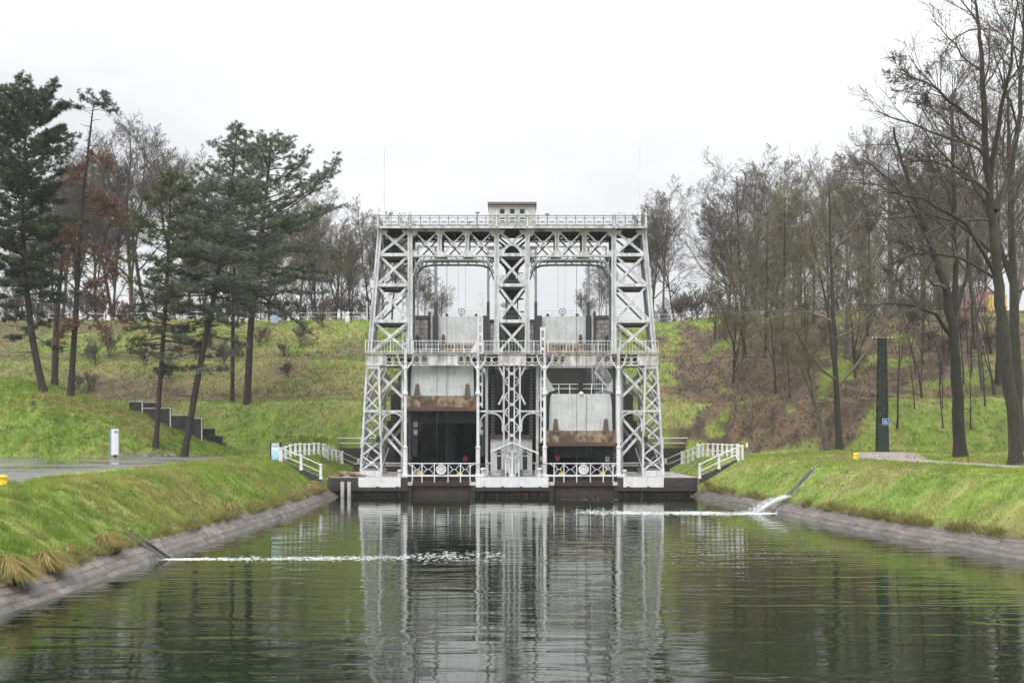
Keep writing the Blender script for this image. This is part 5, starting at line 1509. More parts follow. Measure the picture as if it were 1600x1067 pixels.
# foam and splash: many small flecks of froth on the water
def foam(name, pts, wid, n, size, label, seed=3, zmax=0.02):
    g = np.random.default_rng(seed); V = []
    L = np.array(pts, float); seg = np.linalg.norm(np.diff(L[:, :2], axis=0), axis=1); cum = np.r_[0, np.cumsum(seg)]
    s = g.random(n)**1.25*cum[-1]; s = s[(fbm(s*0.9+seed, 0*s+2.5, 3) + 0.5*g.random(len(s)) > 0.62) | (s < 0.12*cum[-1])]; n = len(s)
    x = np.interp(s, cum, L[:,0]); y = np.interp(s, cum, L[:,1])
    ww = np.interp(s, cum, wid); x += g.normal(0, 0.3, n); y += g.normal(0, 1, n)*ww*(0.55+0.9*fbm(s*0.5, 0*s+7.7, 2)) + 0.5*(fbm(s*0.35, 0*s+1.1+seed, 3)-0.5)
    r = size*g.uniform(0.3, 1.3, n)**1.6
    a0 = g.uniform(0, 6.28, n); z = g.uniform(0.006, zmax, n)
    v = np.empty((n, 6, 3))
    for k in range(6):
        rr = r*g.uniform(0.7, 1.2, n); a = a0+k*math.pi/3
        v[:,k] = np.stack([x+np.cos(a)*rr*1.5, y+np.sin(a)*rr, z+0.01*np.cos(a*2)], -1)
    return tag(mesh_np(name, v.reshape(-1,3), 6, [M['foam']]), label, kind='stuff')
foam('foam_streak', [(bl+0.2, 49.2), (-12, 49.2), (-8, 49.5), (-4.5, 50.0), (-0.5, 50.8)], [0.10, 0.35, 0.45, 0.7, 1.4], 2000, 0.055, 'white foam streak running over the water from the chute by the tussocks')
foam('foam_streak', [(br_-0.4, 78.2), (16, 78.0), (12, 78.2), (8.5, 78.6), (5, 79.5)], [0.3, 0.9, 1.0, 1.1, 1.8], 2400, 0.09, 'white foam streak running over the water from the chute below the pylon', 5)
def flecks(name, n, box, size, label, seed):
    g = np.random.default_rng(seed); x0_, x1_, y0_, y1_ = box
    cxk = g.uniform(x0_, x1_, 26); cyk = g.uniform(y0_, y1_, 26); i = g.integers(0, 26, n)
    x = cxk[i]+g.normal(0, 1.6, n); y = cyk[i]+g.normal(0, 0.6, n); r = size*g.uniform(0.4, 1.3, n)
    v = np.empty((n, 6, 3)); a0 = g.uniform(0, 6.28, n)
    for k in range(6):
        a = a0+k*math.pi/3; v[:,k] = np.stack([x+np.cos(a)*r, y+np.sin(a)*r, 0.012+0*x], -1)
    tag(mesh_np(name, v.reshape(-1,3), 6, [M['foam']]), label, kind='stuff')
flecks('foam_bubbles', 260, (5, 17, 47, 60), 0.05, 'scattered white bubbles drifting on the water on the lawn side', 8)
flecks('foam_bubbles', 120, (-8, 12, 46, 58), 0.04, 'scattered white bubbles drifting in front of the lift', 9)
flecks('foam_bubbles', 26, (5, 10, 92, 98), 0.10, 'scattered pale floating bits below the dock sill', 10)
# spout of water shooting off the chute on the right
S = Sub('water_spout', (br_+1.5, 78.5, 0.9), 'white spout of water falling from the chute below the pylon into the canal', 'water spout')
sp_v = []; g_ = np.random.default_rng(4)
n = 1100; t = g_.random(n); x = br_+1.25-2.9*t+g_.normal(0, 0.16, n)*(0.5+t); z = np.maximum(0.01, 1.15-0.25*t-0.95*t*t+g_.normal(0, 0.12, n)*(0.5+0.9*t)); y = 79.2-0.7*t+g_.normal(0, 0.17, n)*(0.8+1.3*t)
r = g_.uniform(0.012, 0.045, n)
v = np.empty((n, 4, 3))
for k in range(4):
    a = g_.uniform(0, 6.28, n)*0+k*math.pi/2; b_ = g_.uniform(-0.8, 0.8, n)
    v[:,k] = np.stack([x+np.cos(a)*r*1.3, y+b_*r, z+np.sin(a)*r], -1)
v -= np.array(S.loc)
mesh_np('spray', v.reshape(-1,3), 4, [M['foam']], None, S.o)
jet = MB().mat(M['foam'])
P_ = [(br_+1.35-2.5*t, 79.2-0.7*t, max(0.05, 1.12-0.25*t-0.85*t*t)) for t in np.linspace(0, 1, 8)]
jet.tube(P_, [0.10,0.13,0.13,0.12,0.12,0.12,0.12,0.08], 8); S.part('jet', jet, None, True)

# tussocks of dry grass along the left bank
def tussock(px_, d, y, rad, lab, n=900, seed=1):
    n = int(n*1.6); rad *= 0.96
    g = np.random.default_rng(seed); x0_ = float(bank_left(y))-d; z0_ = float(zat(x0_, y)); V = []; C = []
    for k in range(n):
        a = g.uniform(0, 6.28); o = rad*0.35*math.sqrt(g.random()); el = g.uniform(0.15, 1.0); L = rad*g.uniform(0.9, 1.6)
        bx_, by_ = o*math.cos(a), o*math.sin(a); dx, dy = math.cos(a), math.sin(a); w_ = 0.011*g.uniform(0.7, 1.5); nx_, ny_ = -dy*w_, dx*w_
        P0 = (bx_, by_, 0); h1 = L*(0.45+0.4*el); P1 = (bx_+dx*L*0.28*(1.3-el), by_+dy*L*0.28*(1.3-el), h1*0.75)
        sag = g.uniform(0.0, 0.35)*L; P2 = (bx_+dx*L*(0.95-0.55*el)+sag, by_+dy*L*(0.95-0.55*el), h1*0.75-L*0.25*(1.1-el)*1.4-sag*0.7)
        q = [(P0[0]-nx_, P0[1]-ny_, 0), (P0[0]+nx_, P0[1]+ny_, 0), (P1[0]+nx_, P1[1]+ny_, P1[2]), (P1[0]-nx_, P1[1]-ny_, P1[2]),
             (P1[0]-nx_, P1[1]-ny_, P1[2]), (P1[0]+nx_, P1[1]+ny_, P1[2]), (P2[0]+nx_*0.3, P2[1]+ny_*0.3, P2[2]), (P2[0]-nx_*0.3, P2[1]-ny_*0.3, P2[2])]
        V.extend(q); t = g.random(); c = np.array((0.46,0.33,0.13))*t+np.array((0.27,0.20,0.07))*(1-t)
        if g.random() < 0.30: c = np.array((0.12,0.16,0.03))
        C.extend([c]*8)
    o = mesh_np('grass_tussock', np.array(V), 4, [M['blade']], np.array(C)); o.location = (x0_, y, z0_-0.03)
    tag(o, lab, 'tussock', 'straw coloured tussocks on the revetment')
tussock(0, 1.15, 36.9, 0.80, 'largest straw tussock at the very edge of the photo, above the mud', 1100, 1)
tussock(0, 1.15, 39.8, 0.70, 'straw tussock second from the photo edge, beside the largest one', 950, 2)
tussock(0, 1.35, 46.0, 0.62, 'straw tussock on the revetment just before the drain chute', 900, 3)
tussock(0, 1.45, 66.0, 0.62, 'small brown tussock alone on the bank between chute and quay', 700, 4)
tussock(0, 1.40, 94.0, 0.80, 'brown tussock beside the quay wall, close to the two white posts', 800, 5)
tussock(0, 1.50, 91.3, 0.6, 'brown tussock by the quay, on the near side of the last one', 500, 6)
tussock(0, 1.55, 42.6, 0.28, 'small low straw tuft between the two big tussocks and the chute', 350, 7)

# two white posts in the water before the quay, logs on the quay
for px_, lab in ((535, 'white rust-stained mooring pile before the quay, nearer the bank'), (545.5, 'white rust-stained mooring pile before the quay, nearer the tower')):
    b_ = MB().mat(M['white_old']); b_.tube([(0,0,-1.5),(0,0,azz(752.5, 99.2))], 0.16, 10); o = b_.build('mooring_pile'); o.location = (axx(px_, 99.2), 99.2, 0); tag(o, lab, 'pile', 'white mooring piles')
rl = random.Random(5)
logm = bark('log_wood', (0.10,0.06,0.04), (0.30,0.21,0.14), (0.4,0.32,0.24), 0.6)
for k in range(13):
    L = rl.uniform(0.5, 1.7); r_ = rl.uniform(0.06, 0.14); b_ = MB().mat(logm)
    b_.tube([(-L/2,0,0),(-L*0.1,rl.uniform(-.05,.05),rl.uniform(0,.06)),(L/2,0,0)], [r_, r_*0.95, r_*0.8], 8)
    o = b_.build('log'); px_ = rl.uniform(523, 566); y = rl.uniform(101.2, 103.0); lay = 0 if k < 8 else 1
    o.location = (axx(px_ if lay == 0 else 0.5*px_+0.5*545, y), y, PLAT+0.12+lay*0.20); o.rotation_euler = (rl.uniform(-.12,.12), rl.uniform(-.25,.25), rl.uniform(-0.9, 0.9))
    tag(o, 'cut log in the untidy heap on the quay by the tower foot', 'log', 'logs heaped on the quay')

# ------------------------------------------------------------------ pylon on the right
PY = 104.0; pb = at(1378.5, 712, PY); gz = float(zat(pb[0], PY))
S = Sub('lattice_pylon', (pb[0], PY, gz), 'slim dark green riveted pylon with blue sign, on the gravel path', 'pylon')
gm = simple('pylon_green', (0.018, 0.030, 0.024), 0.5, 0, 0.5, 4.0); H = azz(530, PY)-gz; w0, w1 = 0.49, 0.33
for sx in (-1, 1):
    for sy in (-1, 1):
        l = MB().mat(gm); l.bar((pb[0]+sx*(w0-0.06), PY+sy*(w0-0.06), gz-0.2), (pb[0]+sx*(w1-0.06), PY+sy*(w1-0.06), gz+H), 0.13, 0.13); S.part('leg', l)
sk = MB().mat(gm); hb_ = azz(665, PY)-gz
for sx, sy in ((0,-1),(0,1),(-1,0),(1,0)):
    wa, wb = w0-0.02, w0+(w1-w0)*hb_/H-0.02
    if sx == 0: sk.bar((pb[0], PY+sy*wa, gz), (pb[0], PY+sy*wb, gz+hb_), 2*wa-0.14, 0.03, up=(0,1,0))
    else: sk.bar((pb[0]+sx*wa, PY, gz), (pb[0]+sx*wb, PY, gz+hb_), 2*wa-0.14, 0.03, up=(1,0,0))
S.part('base_plate', sk)
lc = MB().mat(gm); n = 15
for k in range(n):
    t0, t1 = hb_/H+(1-hb_/H)*k/n, hb_/H+(1-hb_/H)*(k+1)/n; a, b_ = w0+(w1-w0)*t0-0.05, w0+(w1-w0)*t1-0.05; z0_, z1_ = gz+H*t0, gz+H*t1
    for sy in (-1, 1):
        s = 1 if k % 2 else -1
        lc.bar((pb[0]-s*a, PY+sy*a, z0_), (pb[0]+s*b_, PY+sy*b_, z1_), 0.22, 0.03); lc.bar((pb[0]-a, PY+sy*a, z0_), (pb[0]+a, PY+sy*a, z0_), 0.12, 0.035)
        lc.bar((pb[0]+sy*a, PY-s*a, z0_), (pb[0]+sy*b_, PY+s*b_, z1_), 0.22, 0.03, up=(1,0,0))
S.part('lattice', lc)
hd = MB().mat(gm); hd.box(pb[0]-0.95, pb[0]+0.95, PY-0.05, PY+0.05, gz+H-0.02, gz+H+0.08)
hd.mat(M['white_clean'])
for xo in (-0.9, -0.55, 0.55, 0.9): hd.lathe((pb[0]+xo, PY, gz+H+0.08), [(0.05,0),(0.06,0.05),(0.03,0.1),(0.05,0.14),(0,0.17)], 6)
S.part('crossarm', hd)
bl_ = simple('sign_bright_blue', (0.03, 0.16, 0.42), 0.4, 0, 0.05); sz = azz(664, PY); sg = MB().mat(M['white_clean'])
yy = PY-w0-0.03; sg.box(pb[0]-0.16, pb[0]+0.46, yy-0.03, yy, sz, sz+0.60)
sg.mat(bl_); sg.box(pb[0]-0.13, pb[0]+0.43, yy-0.045, yy-0.032, sz+0.03, sz+0.57)
sg.mat(M['white_clean']); sg.prism([(pb[0]-0.02, sz+0.30), (pb[0]+0.22, sz+0.30), (pb[0]+0.16, sz+0.40), (pb[0]+0.05, sz+0.40)], yy-0.055, yy-0.047)
sg.box(pb[0]-0.05, pb[0]+0.35, yy-0.055, yy-0.047, sz+0.14, sz+0.18); S.part('sign', sg)
# marker stick by the fence, cabinet and post on the embankment top
b_ = MB().mat(M['grey_and_shaded_steel']); b_.tube([(0,0,-0.1),(0,0,1.25)], 0.03, 5); b_.mat(M['white_clean']); b_.box(-0.09, 0.09, -0.03, 0.03, 1.0, 1.42); o = b_.build('marker_post'); x, y, _ = at(1167, 718, 100); o.location = grd(x, y); tag(o, 'thin marker post with pale tab on the lawn beside the fence end', 'marker')
x = axx(429, 161); boxthing('cabinet', [('body', simple('cabinet_blue', (0.30,0.40,0.50), 0.5), [(-0.45, 0.45, -0.3, 0.3, 0, 1.9)]), ('roof', M['grey_and_shaded_steel'], [(-0.52, 0.52, -0.36, 0.36, 1.903, 2.0)]), ('plinth', M['concrete'], [(-0.5, 0.5, -0.35, 0.35, -0.3, -0.003)])], (x, 161.0, float(zat(x, 161.0))+0.25), 'pale blue cabinet on the embankment top behind the pine trunks', 'cabinet')
x = axx(543, 161); b_ = MB().mat(M['white_clean']); b_.lathe((0,0,0), [(0.35,-0.2),(0.35,0.5),(0.22,0.6),(0.22,1.1),(0.3,1.2),(0.12,1.4),(0,1.45)], 10); o = b_.build('white_hydrant'); o.location = grd(x, 161.2); tag(o, 'squat white post in front of the embankment fence near the lift', 'post')
for px_, lab in ((573.5, 'tall white marker pole by the embankment fence, just beside the lift tower'),):
    b_ = MB().mat(M['white_clean']); b_.tube([(0,0,-0.2),(0,0,2.9)], 0.07, 6); o = b_.build('marker_pole'); x = axx(px_, 161.5); o.location = grd(x, 161.5); tag(o, lab, 'pole')

# house beyond the plateau
hy = 176.0; hx0, hx1 = axx(1496, hy), axx(1568, hy); hz0 = 22.7
S = Sub('house', ((hx0+hx1)/2, hy, hz0), 'yellow house with red tiled roof and skylight, glimpsed between the trees', 'house')
w_ = MB().mat(simple('yellow_render', (0.62, 0.44, 0.14), 0.8, 0, 0.1)); w_.box(hx0, hx1, hy, hy+9, hz0-0.5, hz0+3.1); w_.box(axx(1540, hy), hx1, hy-1.2, hy-0.003, hz0-0.5, hz0+4.9); wl_ = S.part('wall', w_)
r = MB().mat(simple('red_tiles', (0.14, 0.075, 0.068), 0.8, 0, 0.3, 5.0)); r.add([(hx0-0.5,hy-0.6,hz0+2.95),(hx1+0.5,hy-0.6,hz0+2.95),(hx1+0.5,hy+4.5,hz0+6.3),(hx0-0.5,hy+4.5,hz0+6.3),(hx0-0.5,hy+9.6,hz0+2.95),(hx1+0.5,hy+9.6,hz0+2.95)], [(0,1,2,3),(3,2,5,4),(0,3,4),(1,5,2),(0,4,5,1)]); rf = S.part('roof', r)
for k, px_ in enumerate((1508, 1530, 1552)):
    g = MB().mat(M['window_white']); x = axx(px_, hy); g.box(x-0.7, x+0.7, hy-0.06, hy-0.003, hz0+1.0, hz0+2.8); g.mat(M['glass']); g.box(x-0.58, x+0.58, hy-0.08, hy-0.063, hz0+1.12, hz0+2.68); S.part('window', g)
c = MB().mat(M['roof_brown']); c.box(hx0+2, hx0+2.8, hy+4, hy+4.8, hz0+5.6, hz0+7.2); S.part('chimney', c, rf)

# ------------------------------------------------------------------ trees
def tubes_np(lines, nside):
    """lines: list of (pts (k,3), radii (k)); returns verts, quads"""
    V = []; Q = []; o = 0
    ang = np.arange(nside)*2*math.pi/nside; ca, sa = np.cos(ang), np.sin(ang)
    for P, rr in lines:
        P = np.asarray(P); k = len(P)
        T = np.empty_like(P); T[1:-1] = P[2:]-P[:-2]; T[0] = P[1]-P[0]; T[-1] = P[-1]-P[-2]
        T /= np.linalg.norm(T, axis=1, keepdims=True)+1e-9
        ref = np.array((0.31, 0.95, 0.05)) if abs(T[0,2]) > 0.5 else np.array((0.05, 0.1, 1.0))
        U = np.cross(T, ref); U /= np.linalg.norm(U, axis=1, keepdims=True)+1e-9; W = np.cross(T, U)
        V.append((P[:,None,:]+(U[:,None,:]*ca[None,:,None]+W[:,None,:]*sa[None,:,None])*np.asarray(rr)[:,None,None]).reshape(-1,3))
        b_ = o+np.arange(k-1)[:,None]*nside; j = np.arange(nside)[None,:]; j2 = (j+1) % nside
        Q.append(np.stack([b_+j, b_+j2, b_+nside+j2, b_+nside+j], -1).reshape(-1,4)); o += k*nside
    return np.concatenate(V), np.concatenate(Q)
def mesh_quads(name, V, Q, mat, parent=None, smooth=True):
    me = bpy.data.meshes.new(name); nq = len(Q)
    me.vertices.add(len(V)); me.vertices.foreach_set('co', V.astype(np.float32).ravel())
    me.loops.add(nq*4); me.loops.foreach_set('vertex_index', Q.astype(np.int32).ravel())
    me.polygons.add(nq); me.polygons.foreach_set('loop_start', np.arange(0, nq*4, 4, dtype=np.int32))
    me.polygons.foreach_set('use_smooth', [smooth]*nq); me.materials.append(mat); me.update(calc_edges=True)
    o = bpy.data.objects.new(name, me); COL.objects.link(o)
    if parent is not None: o.parent = parent
    return o
def grow_line(g, p, d, L, r0, r1, k, wob, up):
    P = [p]; d = np.array(d, float)
    for i in range(k):
        d = d+g.normal(0, wob, 3)+np.array((0,0,up)); d /= np.linalg.norm(d); P.append(P[-1]+d*L/k)
    return np.array(P), np.linspace(r0, r1, k+1), d
def child_dir(g, d, spread):
    a = g.normal(0, 1, 3); a -= d*a.dot(d); a /= np.linalg.norm(a)+1e-9
    v = d*math.cos(spread)+a*math.sin(spread); return v/np.linalg.norm(v)
def bare_tree(seed, H, r0, trunk_pts=None, bole=0.28, kids=(12,9,6,4), spread=(0.85,0.65,0.55,0.5), lenf=(0.44,0.5,0.55,0.6), up=(0.05,0.05,0.04,0.02), twig=0.014, wob=0.13, forks=2, extra=None, mats=('bark','twig')):
    """returns (trunk mesh data, crown mesh data) as lists of lines; trunk is the base at the origin"""
    g = np.random.default_rng(seed); big = []; mid = []; fine = []
    stems = []
    if trunk_pts is None:
        P, rr, d = grow_line(g, np.zeros(3), (g.normal(0,.05), g.normal(0,.05), 1), H*0.93, r0, r0*0.16, 12, 0.045, 0.02)
    else:
        tp = np.array(trunk_pts, float); tt = np.linspace(0, len(tp)-1, 4*(len(tp)-1)+1)
        P = np.stack([np.interp(tt, range(len(tp)), tp[:,k]) for k in range(3)], -1); P[1:] += g.normal(0, 0.05, P[1:].shape); rr = np.linspace(r0, r0*0.16, len(P))
    rr = rr.copy(); rr[0] *= 1.35
    stems.append((P, rr)); 
    for f in range(forks):
        i = int(len(P)*(bole+0.08+0.12*f)); i = min(max(1, i), len(P)-3)
        d = P[i+1]-P[i]; d /= np.linalg.norm(d); Lr = np.linalg.norm(P[-1]-P[i])*g.uniform(0.75, 0.95)
        Pf, rf, _ = grow_line(g, P[i], child_dir(g, d, g.uniform(0.25, 0.5)), Lr, rr[i]*0.72, rr[-1]*0.8, 8, 0.07, 0.06); stems.append((Pf, rf))
    if extra:
        for pts, ra, rb_ in extra:
            tp = np.array(pts, float); tt = np.linspace(0, len(tp)-1, 3*(len(tp)-1)+1); Pe = np.stack([np.interp(tt, range(len(tp)), tp[:,k]) for k in range(3)], -1); Pe[1:] += g.normal(0, 0.06, Pe[1:].shape)
            stems.append((Pe, np.linspace(ra, rb_, len(Pe))))
    big += stems
    def rec(P, rr, level, L):
        if level >= len(kids): return
        n = max(2, int(kids[level]*g.uniform(0.8, 1.25))); lo = bole if level == 0 else 0.18
        for c in range(n):
            t = lo+(1-lo)*((c+g.random())/n); x = t*(len(P)-1); i = min(int(x), len(P)-2); u = x-i
            p = P[i]*(1-u)+P[i+1]*u; r = rr[i]*(1-u)+rr[i+1]*u; d = P[i+1]-P[i]; d /= np.linalg.norm(d)+1e-9
            LL = L*lenf[level]*((1-0.62*max(0, t-0.35)/0.65) if level == 0 else (1-0.35*t))*g.uniform(0.7, 1.2)
            ra = max(twig, min(r*0.55, LL*0.017)); k = (6, 5, 4, 3)[level]
            Pc, rc, _ = grow_line(g, p, child_dir(g, d, spread[level]*g.uniform(0.7, 1.3)), LL, ra, max(twig*0.55, ra*0.3), k, wob, up[level])
            (mid if level < 2 else fine).append((Pc, rc)); rec(Pc, rc, level+1, LL)
    for k, (P_, r_) in enumerate(stems):
        rec(P_, r_, 0, H if k == 0 else np.linalg.norm(P_[-1]-P_[0])*1.15)
    V, Q = tubes_np(big, 8); V2, Q2 = tubes_np(mid, 5); V3, Q3 = tubes_np(fine, 3)
    t_o = (V, Q); c_o = (np.concatenate([V2, V3]), np.concatenate([Q2, Q3+len(V2)]))
    return t_o, c_o
def make_tree(name, data, mats, loc, rot, sc, label, group=None, cat='tree'):
    e = empty(name, loc, label, cat, group); e.rotation_euler.z = rot; e.scale = (sc, sc, sc)
    mesh_quads('trunk', *data[0], M[mats[0]], e); mesh_quads('crown', *data[1], M[mats[1]], e); return e
def ground_at_px(px_, Y): x = axx(px_, Y); return (x, Y, float(zat(x, Y))-0.15)

# the individual trees of the right bank -------------------------------
def rel(px_, py, Y, base): 
    p = at(px_, py, Y); return (p[0]-base[0], p[1]-base[1], p[2]-base[2])
Y1 = 74.0; b1 = ground_at_px(1588, Y1)
tp = [(0,0,0), rel(1582, 640, Y1, b1), rel(1566, 500, Y1, b1), rel(1556, 400, Y1, b1), rel(1548, 330, Y1, b1), rel(1540, 240, Y1-0.5, b1), rel(1538, 150, Y1-1, b1), rel(1530, 60, Y1-1, b1), rel(1525, 0, Y1-1, b1)]
ex = [([rel(1556, 330, Y1, b1), rel(1580, 270, Y1+1, b1), rel(1592, 180, Y1+1.5, b1), rel(1600, 60, Y1+2, b1), rel(1606, -40, Y1+2, b1)], 0.26, 0.05),
      ([rel(1544, 300, Y1, b1), rel(1560, 200, Y1-1, b1), rel(1578, 100, Y1-2, b1), rel(1590, 0, Y1-2.5, b1)], 0.2, 0.04),
      ([rel(1537, 200, Y1, b1), rel(1500, 168, Y1-1, b1), rel(1450, 132, Y1-2, b1), rel(1405, 112, Y1-2.5, b1)], 0.12, 0.03),
      ([rel(1540, 245, Y1, b1), rel(1500, 215, Y1+1, b1), rel(1470, 180, Y1+2, b1), rel(1440, 160, Y1+2, b1)], 0.10, 0.02),
      ([rel(1549, 330, Y1, b1), rel(1520, 285, Y1+1, b1), rel(1480, 258, Y1+2, b1), rel(1420, 250, Y1+2.5, b1)], 0.13, 0.03),
      ([rel(1560, 440, Y1, b1), rel(1510, 350, Y1-1, b1), rel(1440, 310, Y1-2, b1), rel(1380, 300, Y1-3, b1)], 0.15, 0.03),
      ([rel(1552, 395, Y1, b1), rel(1490, 345, Y1+1, b1), rel(1450, 335, Y1+2, b1), rel(1350, 345, Y1+3, b1)], 0.13, 0.025),
      ([rel(1562, 440, Y1, b1), rel(1500, 400, Y1+1, b1), rel(1440, 395, Y1+2, b1), rel(1390, 415, Y1+3, b1)], 0.11, 0.025)]
d1 = bare_tree(101, 28, 0.46, tp, 0.42, (11,8,6,4), (0.85,0.6,0.55,0.5), (0.35,0.50,0.55,0.6), (0.03,0.03,0.02,0.02), 0.014, 0.15, 0, ex)
make_tree('bare_tree', d1, ('bark','twig'), b1, 0, 1, 'tallest leafless tree with a grey trunk leaning, nearest the water on the lawn side', None)
Y2 = 95.0; b2 = ground_at_px(1501, Y2)
tp = [(0,0,0), rel(1496, 620, Y2, b2), rel(1489, 520, Y2, b2), rel(1478, 450, Y2, b2), rel(1462, 400, Y2, b2), rel(1440, 340, Y2-1, b2), rel(1415, 270, Y2-1, b2), rel(1395, 200, Y2-1, b2)]
ex = [([rel(1488, 520, Y2, b2), rel(1494, 440, Y2+1, b2), rel(1492, 330, Y2+1, b2), rel(1488, 200, Y2+1, b2), rel(1486, 150, Y2+1, b2)], 0.30, 0.05),
      ([rel(1487, 525, Y2, b2), rel(1462, 490, Y2-1, b2), rel(1420, 475, Y2-2, b2), rel(1345, 478, Y2-3, b2)], 0.2, 0.03),
      ([rel(1472, 430, Y2, b2), rel(1430, 330, Y2, b2), rel(1390, 280, Y2, b2), rel(1345, 245, Y2, b2)], 0.17, 0.03),
      ([rel(1489, 500, Y2, b2), rel(1510, 430, Y2+1, b2), rel(1515, 340, Y2+1.5, b2), rel(1530, 250, Y2+2, b2)], 0.2, 0.04)]
d2 = bare_tree(102, 26, 0.54, tp, 0.34, (11,8,6,4), (0.85,0.6,0.55,0.5), (0.44,0.52,0.55,0.6), (0.04,0.03,0.02,0.02), 0.014, 0.15, 0, ex)
make_tree('bare_tree', d2, ('bark_dark','twig'), b2, 0, 1, 'thick dark leafless tree with forked top standing where the gravel path bends', None)
def hill_tree(px_, Y, pyt, seed, mats, label, r0=0.3, lean=0.0, bole=0.25, kids=(11,8,6,4), forks=1, base=None, **kw):
    b_ = ground_at_px(px_, Y); H = azz(pyt, Y)-b_[2]
    tp = [(0,0,0), (lean*H*0.2, 0, H*0.25), (lean*H*0.42, 0, H*0.5), (lean*H*0.55, 0.2, H*0.75), (lean*H*0.6, 0.3, H*0.96)]
    d = bare_tree(seed, H, r0, tp, bole, kids, forks=forks, **kw)
    return make_tree('bare_tree', d, mats, b_, 0, 1, label, 'leafless trees on the wooded slope')
hill_tree(1312, 111, 275, 131, ('bark','twig_olive'), 'tall straight leafless tree growing from the brown leaves next to the leaning sapling', 0.34, -0.06, 0.18)
hill_tree(1292, 109, 505, 112, ('bark_grey','twig_olive'), 'short leafless tree leaning at the lower edge of the leaf litter', 0.2, -0.28, 0.25, (10,7,6,4))
hill_tree(1163, 140, 262, 113, ('bark','twig'), 'leafless tree on the slope nearest the lift, with a bent trunk', 0.28, -0.06, 0.14)
hill_tree(1196, 136, 300, 114, ('bark','twig_olive'), 'slim leafless tree on the slope, second from the lift', 0.23, 0.02, 0.16)
hill_tree(1222, 137, 285, 115, ('bark','twig_olive'), 'leafless tree on the slope, third from the lift', 0.22, 0.03, 0.14)
hill_tree(1236, 122, 515, 116, ('bark','twig'), 'small leafless sapling low on the slope among the leaves', 0.11, -0.12, 0.2, (9,6,5,3))
hill_tree(1322, 129, 280, 117, ('bark_grey','twig'), 'leafless tree upslope behind the tall straight one', 0.28, 0.02, 0.35)
hill_tree(1272, 146, 330, 118, ('bark','twig_olive'), 'olive-twigged leafless tree high on the slope', 0.24, 0.0, 0.25)
hill_tree(1394, 150, 245, 119, ('bark_grey','twig'), 'grey leafless tree with thick forked trunk upslope of the pylon', 0.5, -0.03, 0.45, forks=2)
hill_tree(1536, 121, 235, 120, ('bark_grey','twig_grey'), 'pair-trunked leafless tree on the slope behind the path bend', 0.2, -0.12, 0.4, forks=1)
hill_tree(1592, 105, 120, 121, ('bark','twig'), 'dark thick leafless tree at the very edge of the photo', 0.62, -0.04, 0.35)
hill_tree(1560, 122, 210, 122, ('bark','twig'), 'leafless tree between the dark thick one and the pair-trunked one', 0.3, 0.0, 0.35)
hill_tree(1524, 136, 300, 123, ('bark','twig_olive'), 'thin leafless tree high on the slope behind the path bend', 0.2, -0.1, 0.3)
hill_tree(1355, 141, 320, 124, ('bark','twig_olive'), 'thin leafless tree high on the slope just before the pylon', 0.2, 0.04, 0.3)
hill_tree(1118, 150, 480, 125, ('bark','twig_olive'), 'low leafless bush-like tree high on the slope beside the lift', 0.14, -0.1, 0.1, (10,7,5,3))
for px_, Y, pyt, lab in ((1145,133,420,'nearest the lift'),(1212,126,440,'second from the lift'),(1258,132,400,'third from the lift'),(1336,124,430,'fourth from the lift'),(1440,139,400,'fifth from the lift')):
    hill_tree(px_, Y, pyt, int(px_), ('bark','twig_olive'), 'low spreading olive-twigged tree on the leafy slope, '+lab, 0.15, rl.uniform(-.1,.1), 0.08, (10,7,6,3), 2)
hill_tree(1172, 120, 560, 126, ('twig','twig'), 'small twiggy sapling on the lower slope near the fence', 0.07, 0.1, 0.15, (8,5,4,3))
# thin saplings in a thicket behind the pylon
sap = [bare_tree(300+k, 10.5, 0.085, None, 0.45, (7,4,3), (0.5,0.6,0.7), (0.25,0.4,0.45), (0.08,0.05,0.03), 0.014, 0.1, 1) for k in range(3)]
for k, s_ in enumerate(sap):
    for c in range(7):
        px_ = 1404+((k*7+c)*37 % 150)+rl.uniform(-6, 6); Y = 112+((k*5+c*3) % 9)*2.6
        e = None
        if c == 0: e = make_tree('sapling', s_, ('bark','twig'), ground_at_px(px_, Y), 0, 1, 'x', 'thin saplings behind the pylon', 'sapling'); src = e
        else: e = copy_tree(src)
        e.location = ground_at_px(px_, Y); e.rotation_euler = (rl.uniform(-.08,.08), rl.uniform(-.16,.12), rl.uniform(0, 6.28)); s__ = rl.uniform(0.75, 1.25); e.scale = (s__,)*3
        e['label'] = 'thin bare sapling in the thicket on the leafy slope behind the pylon'

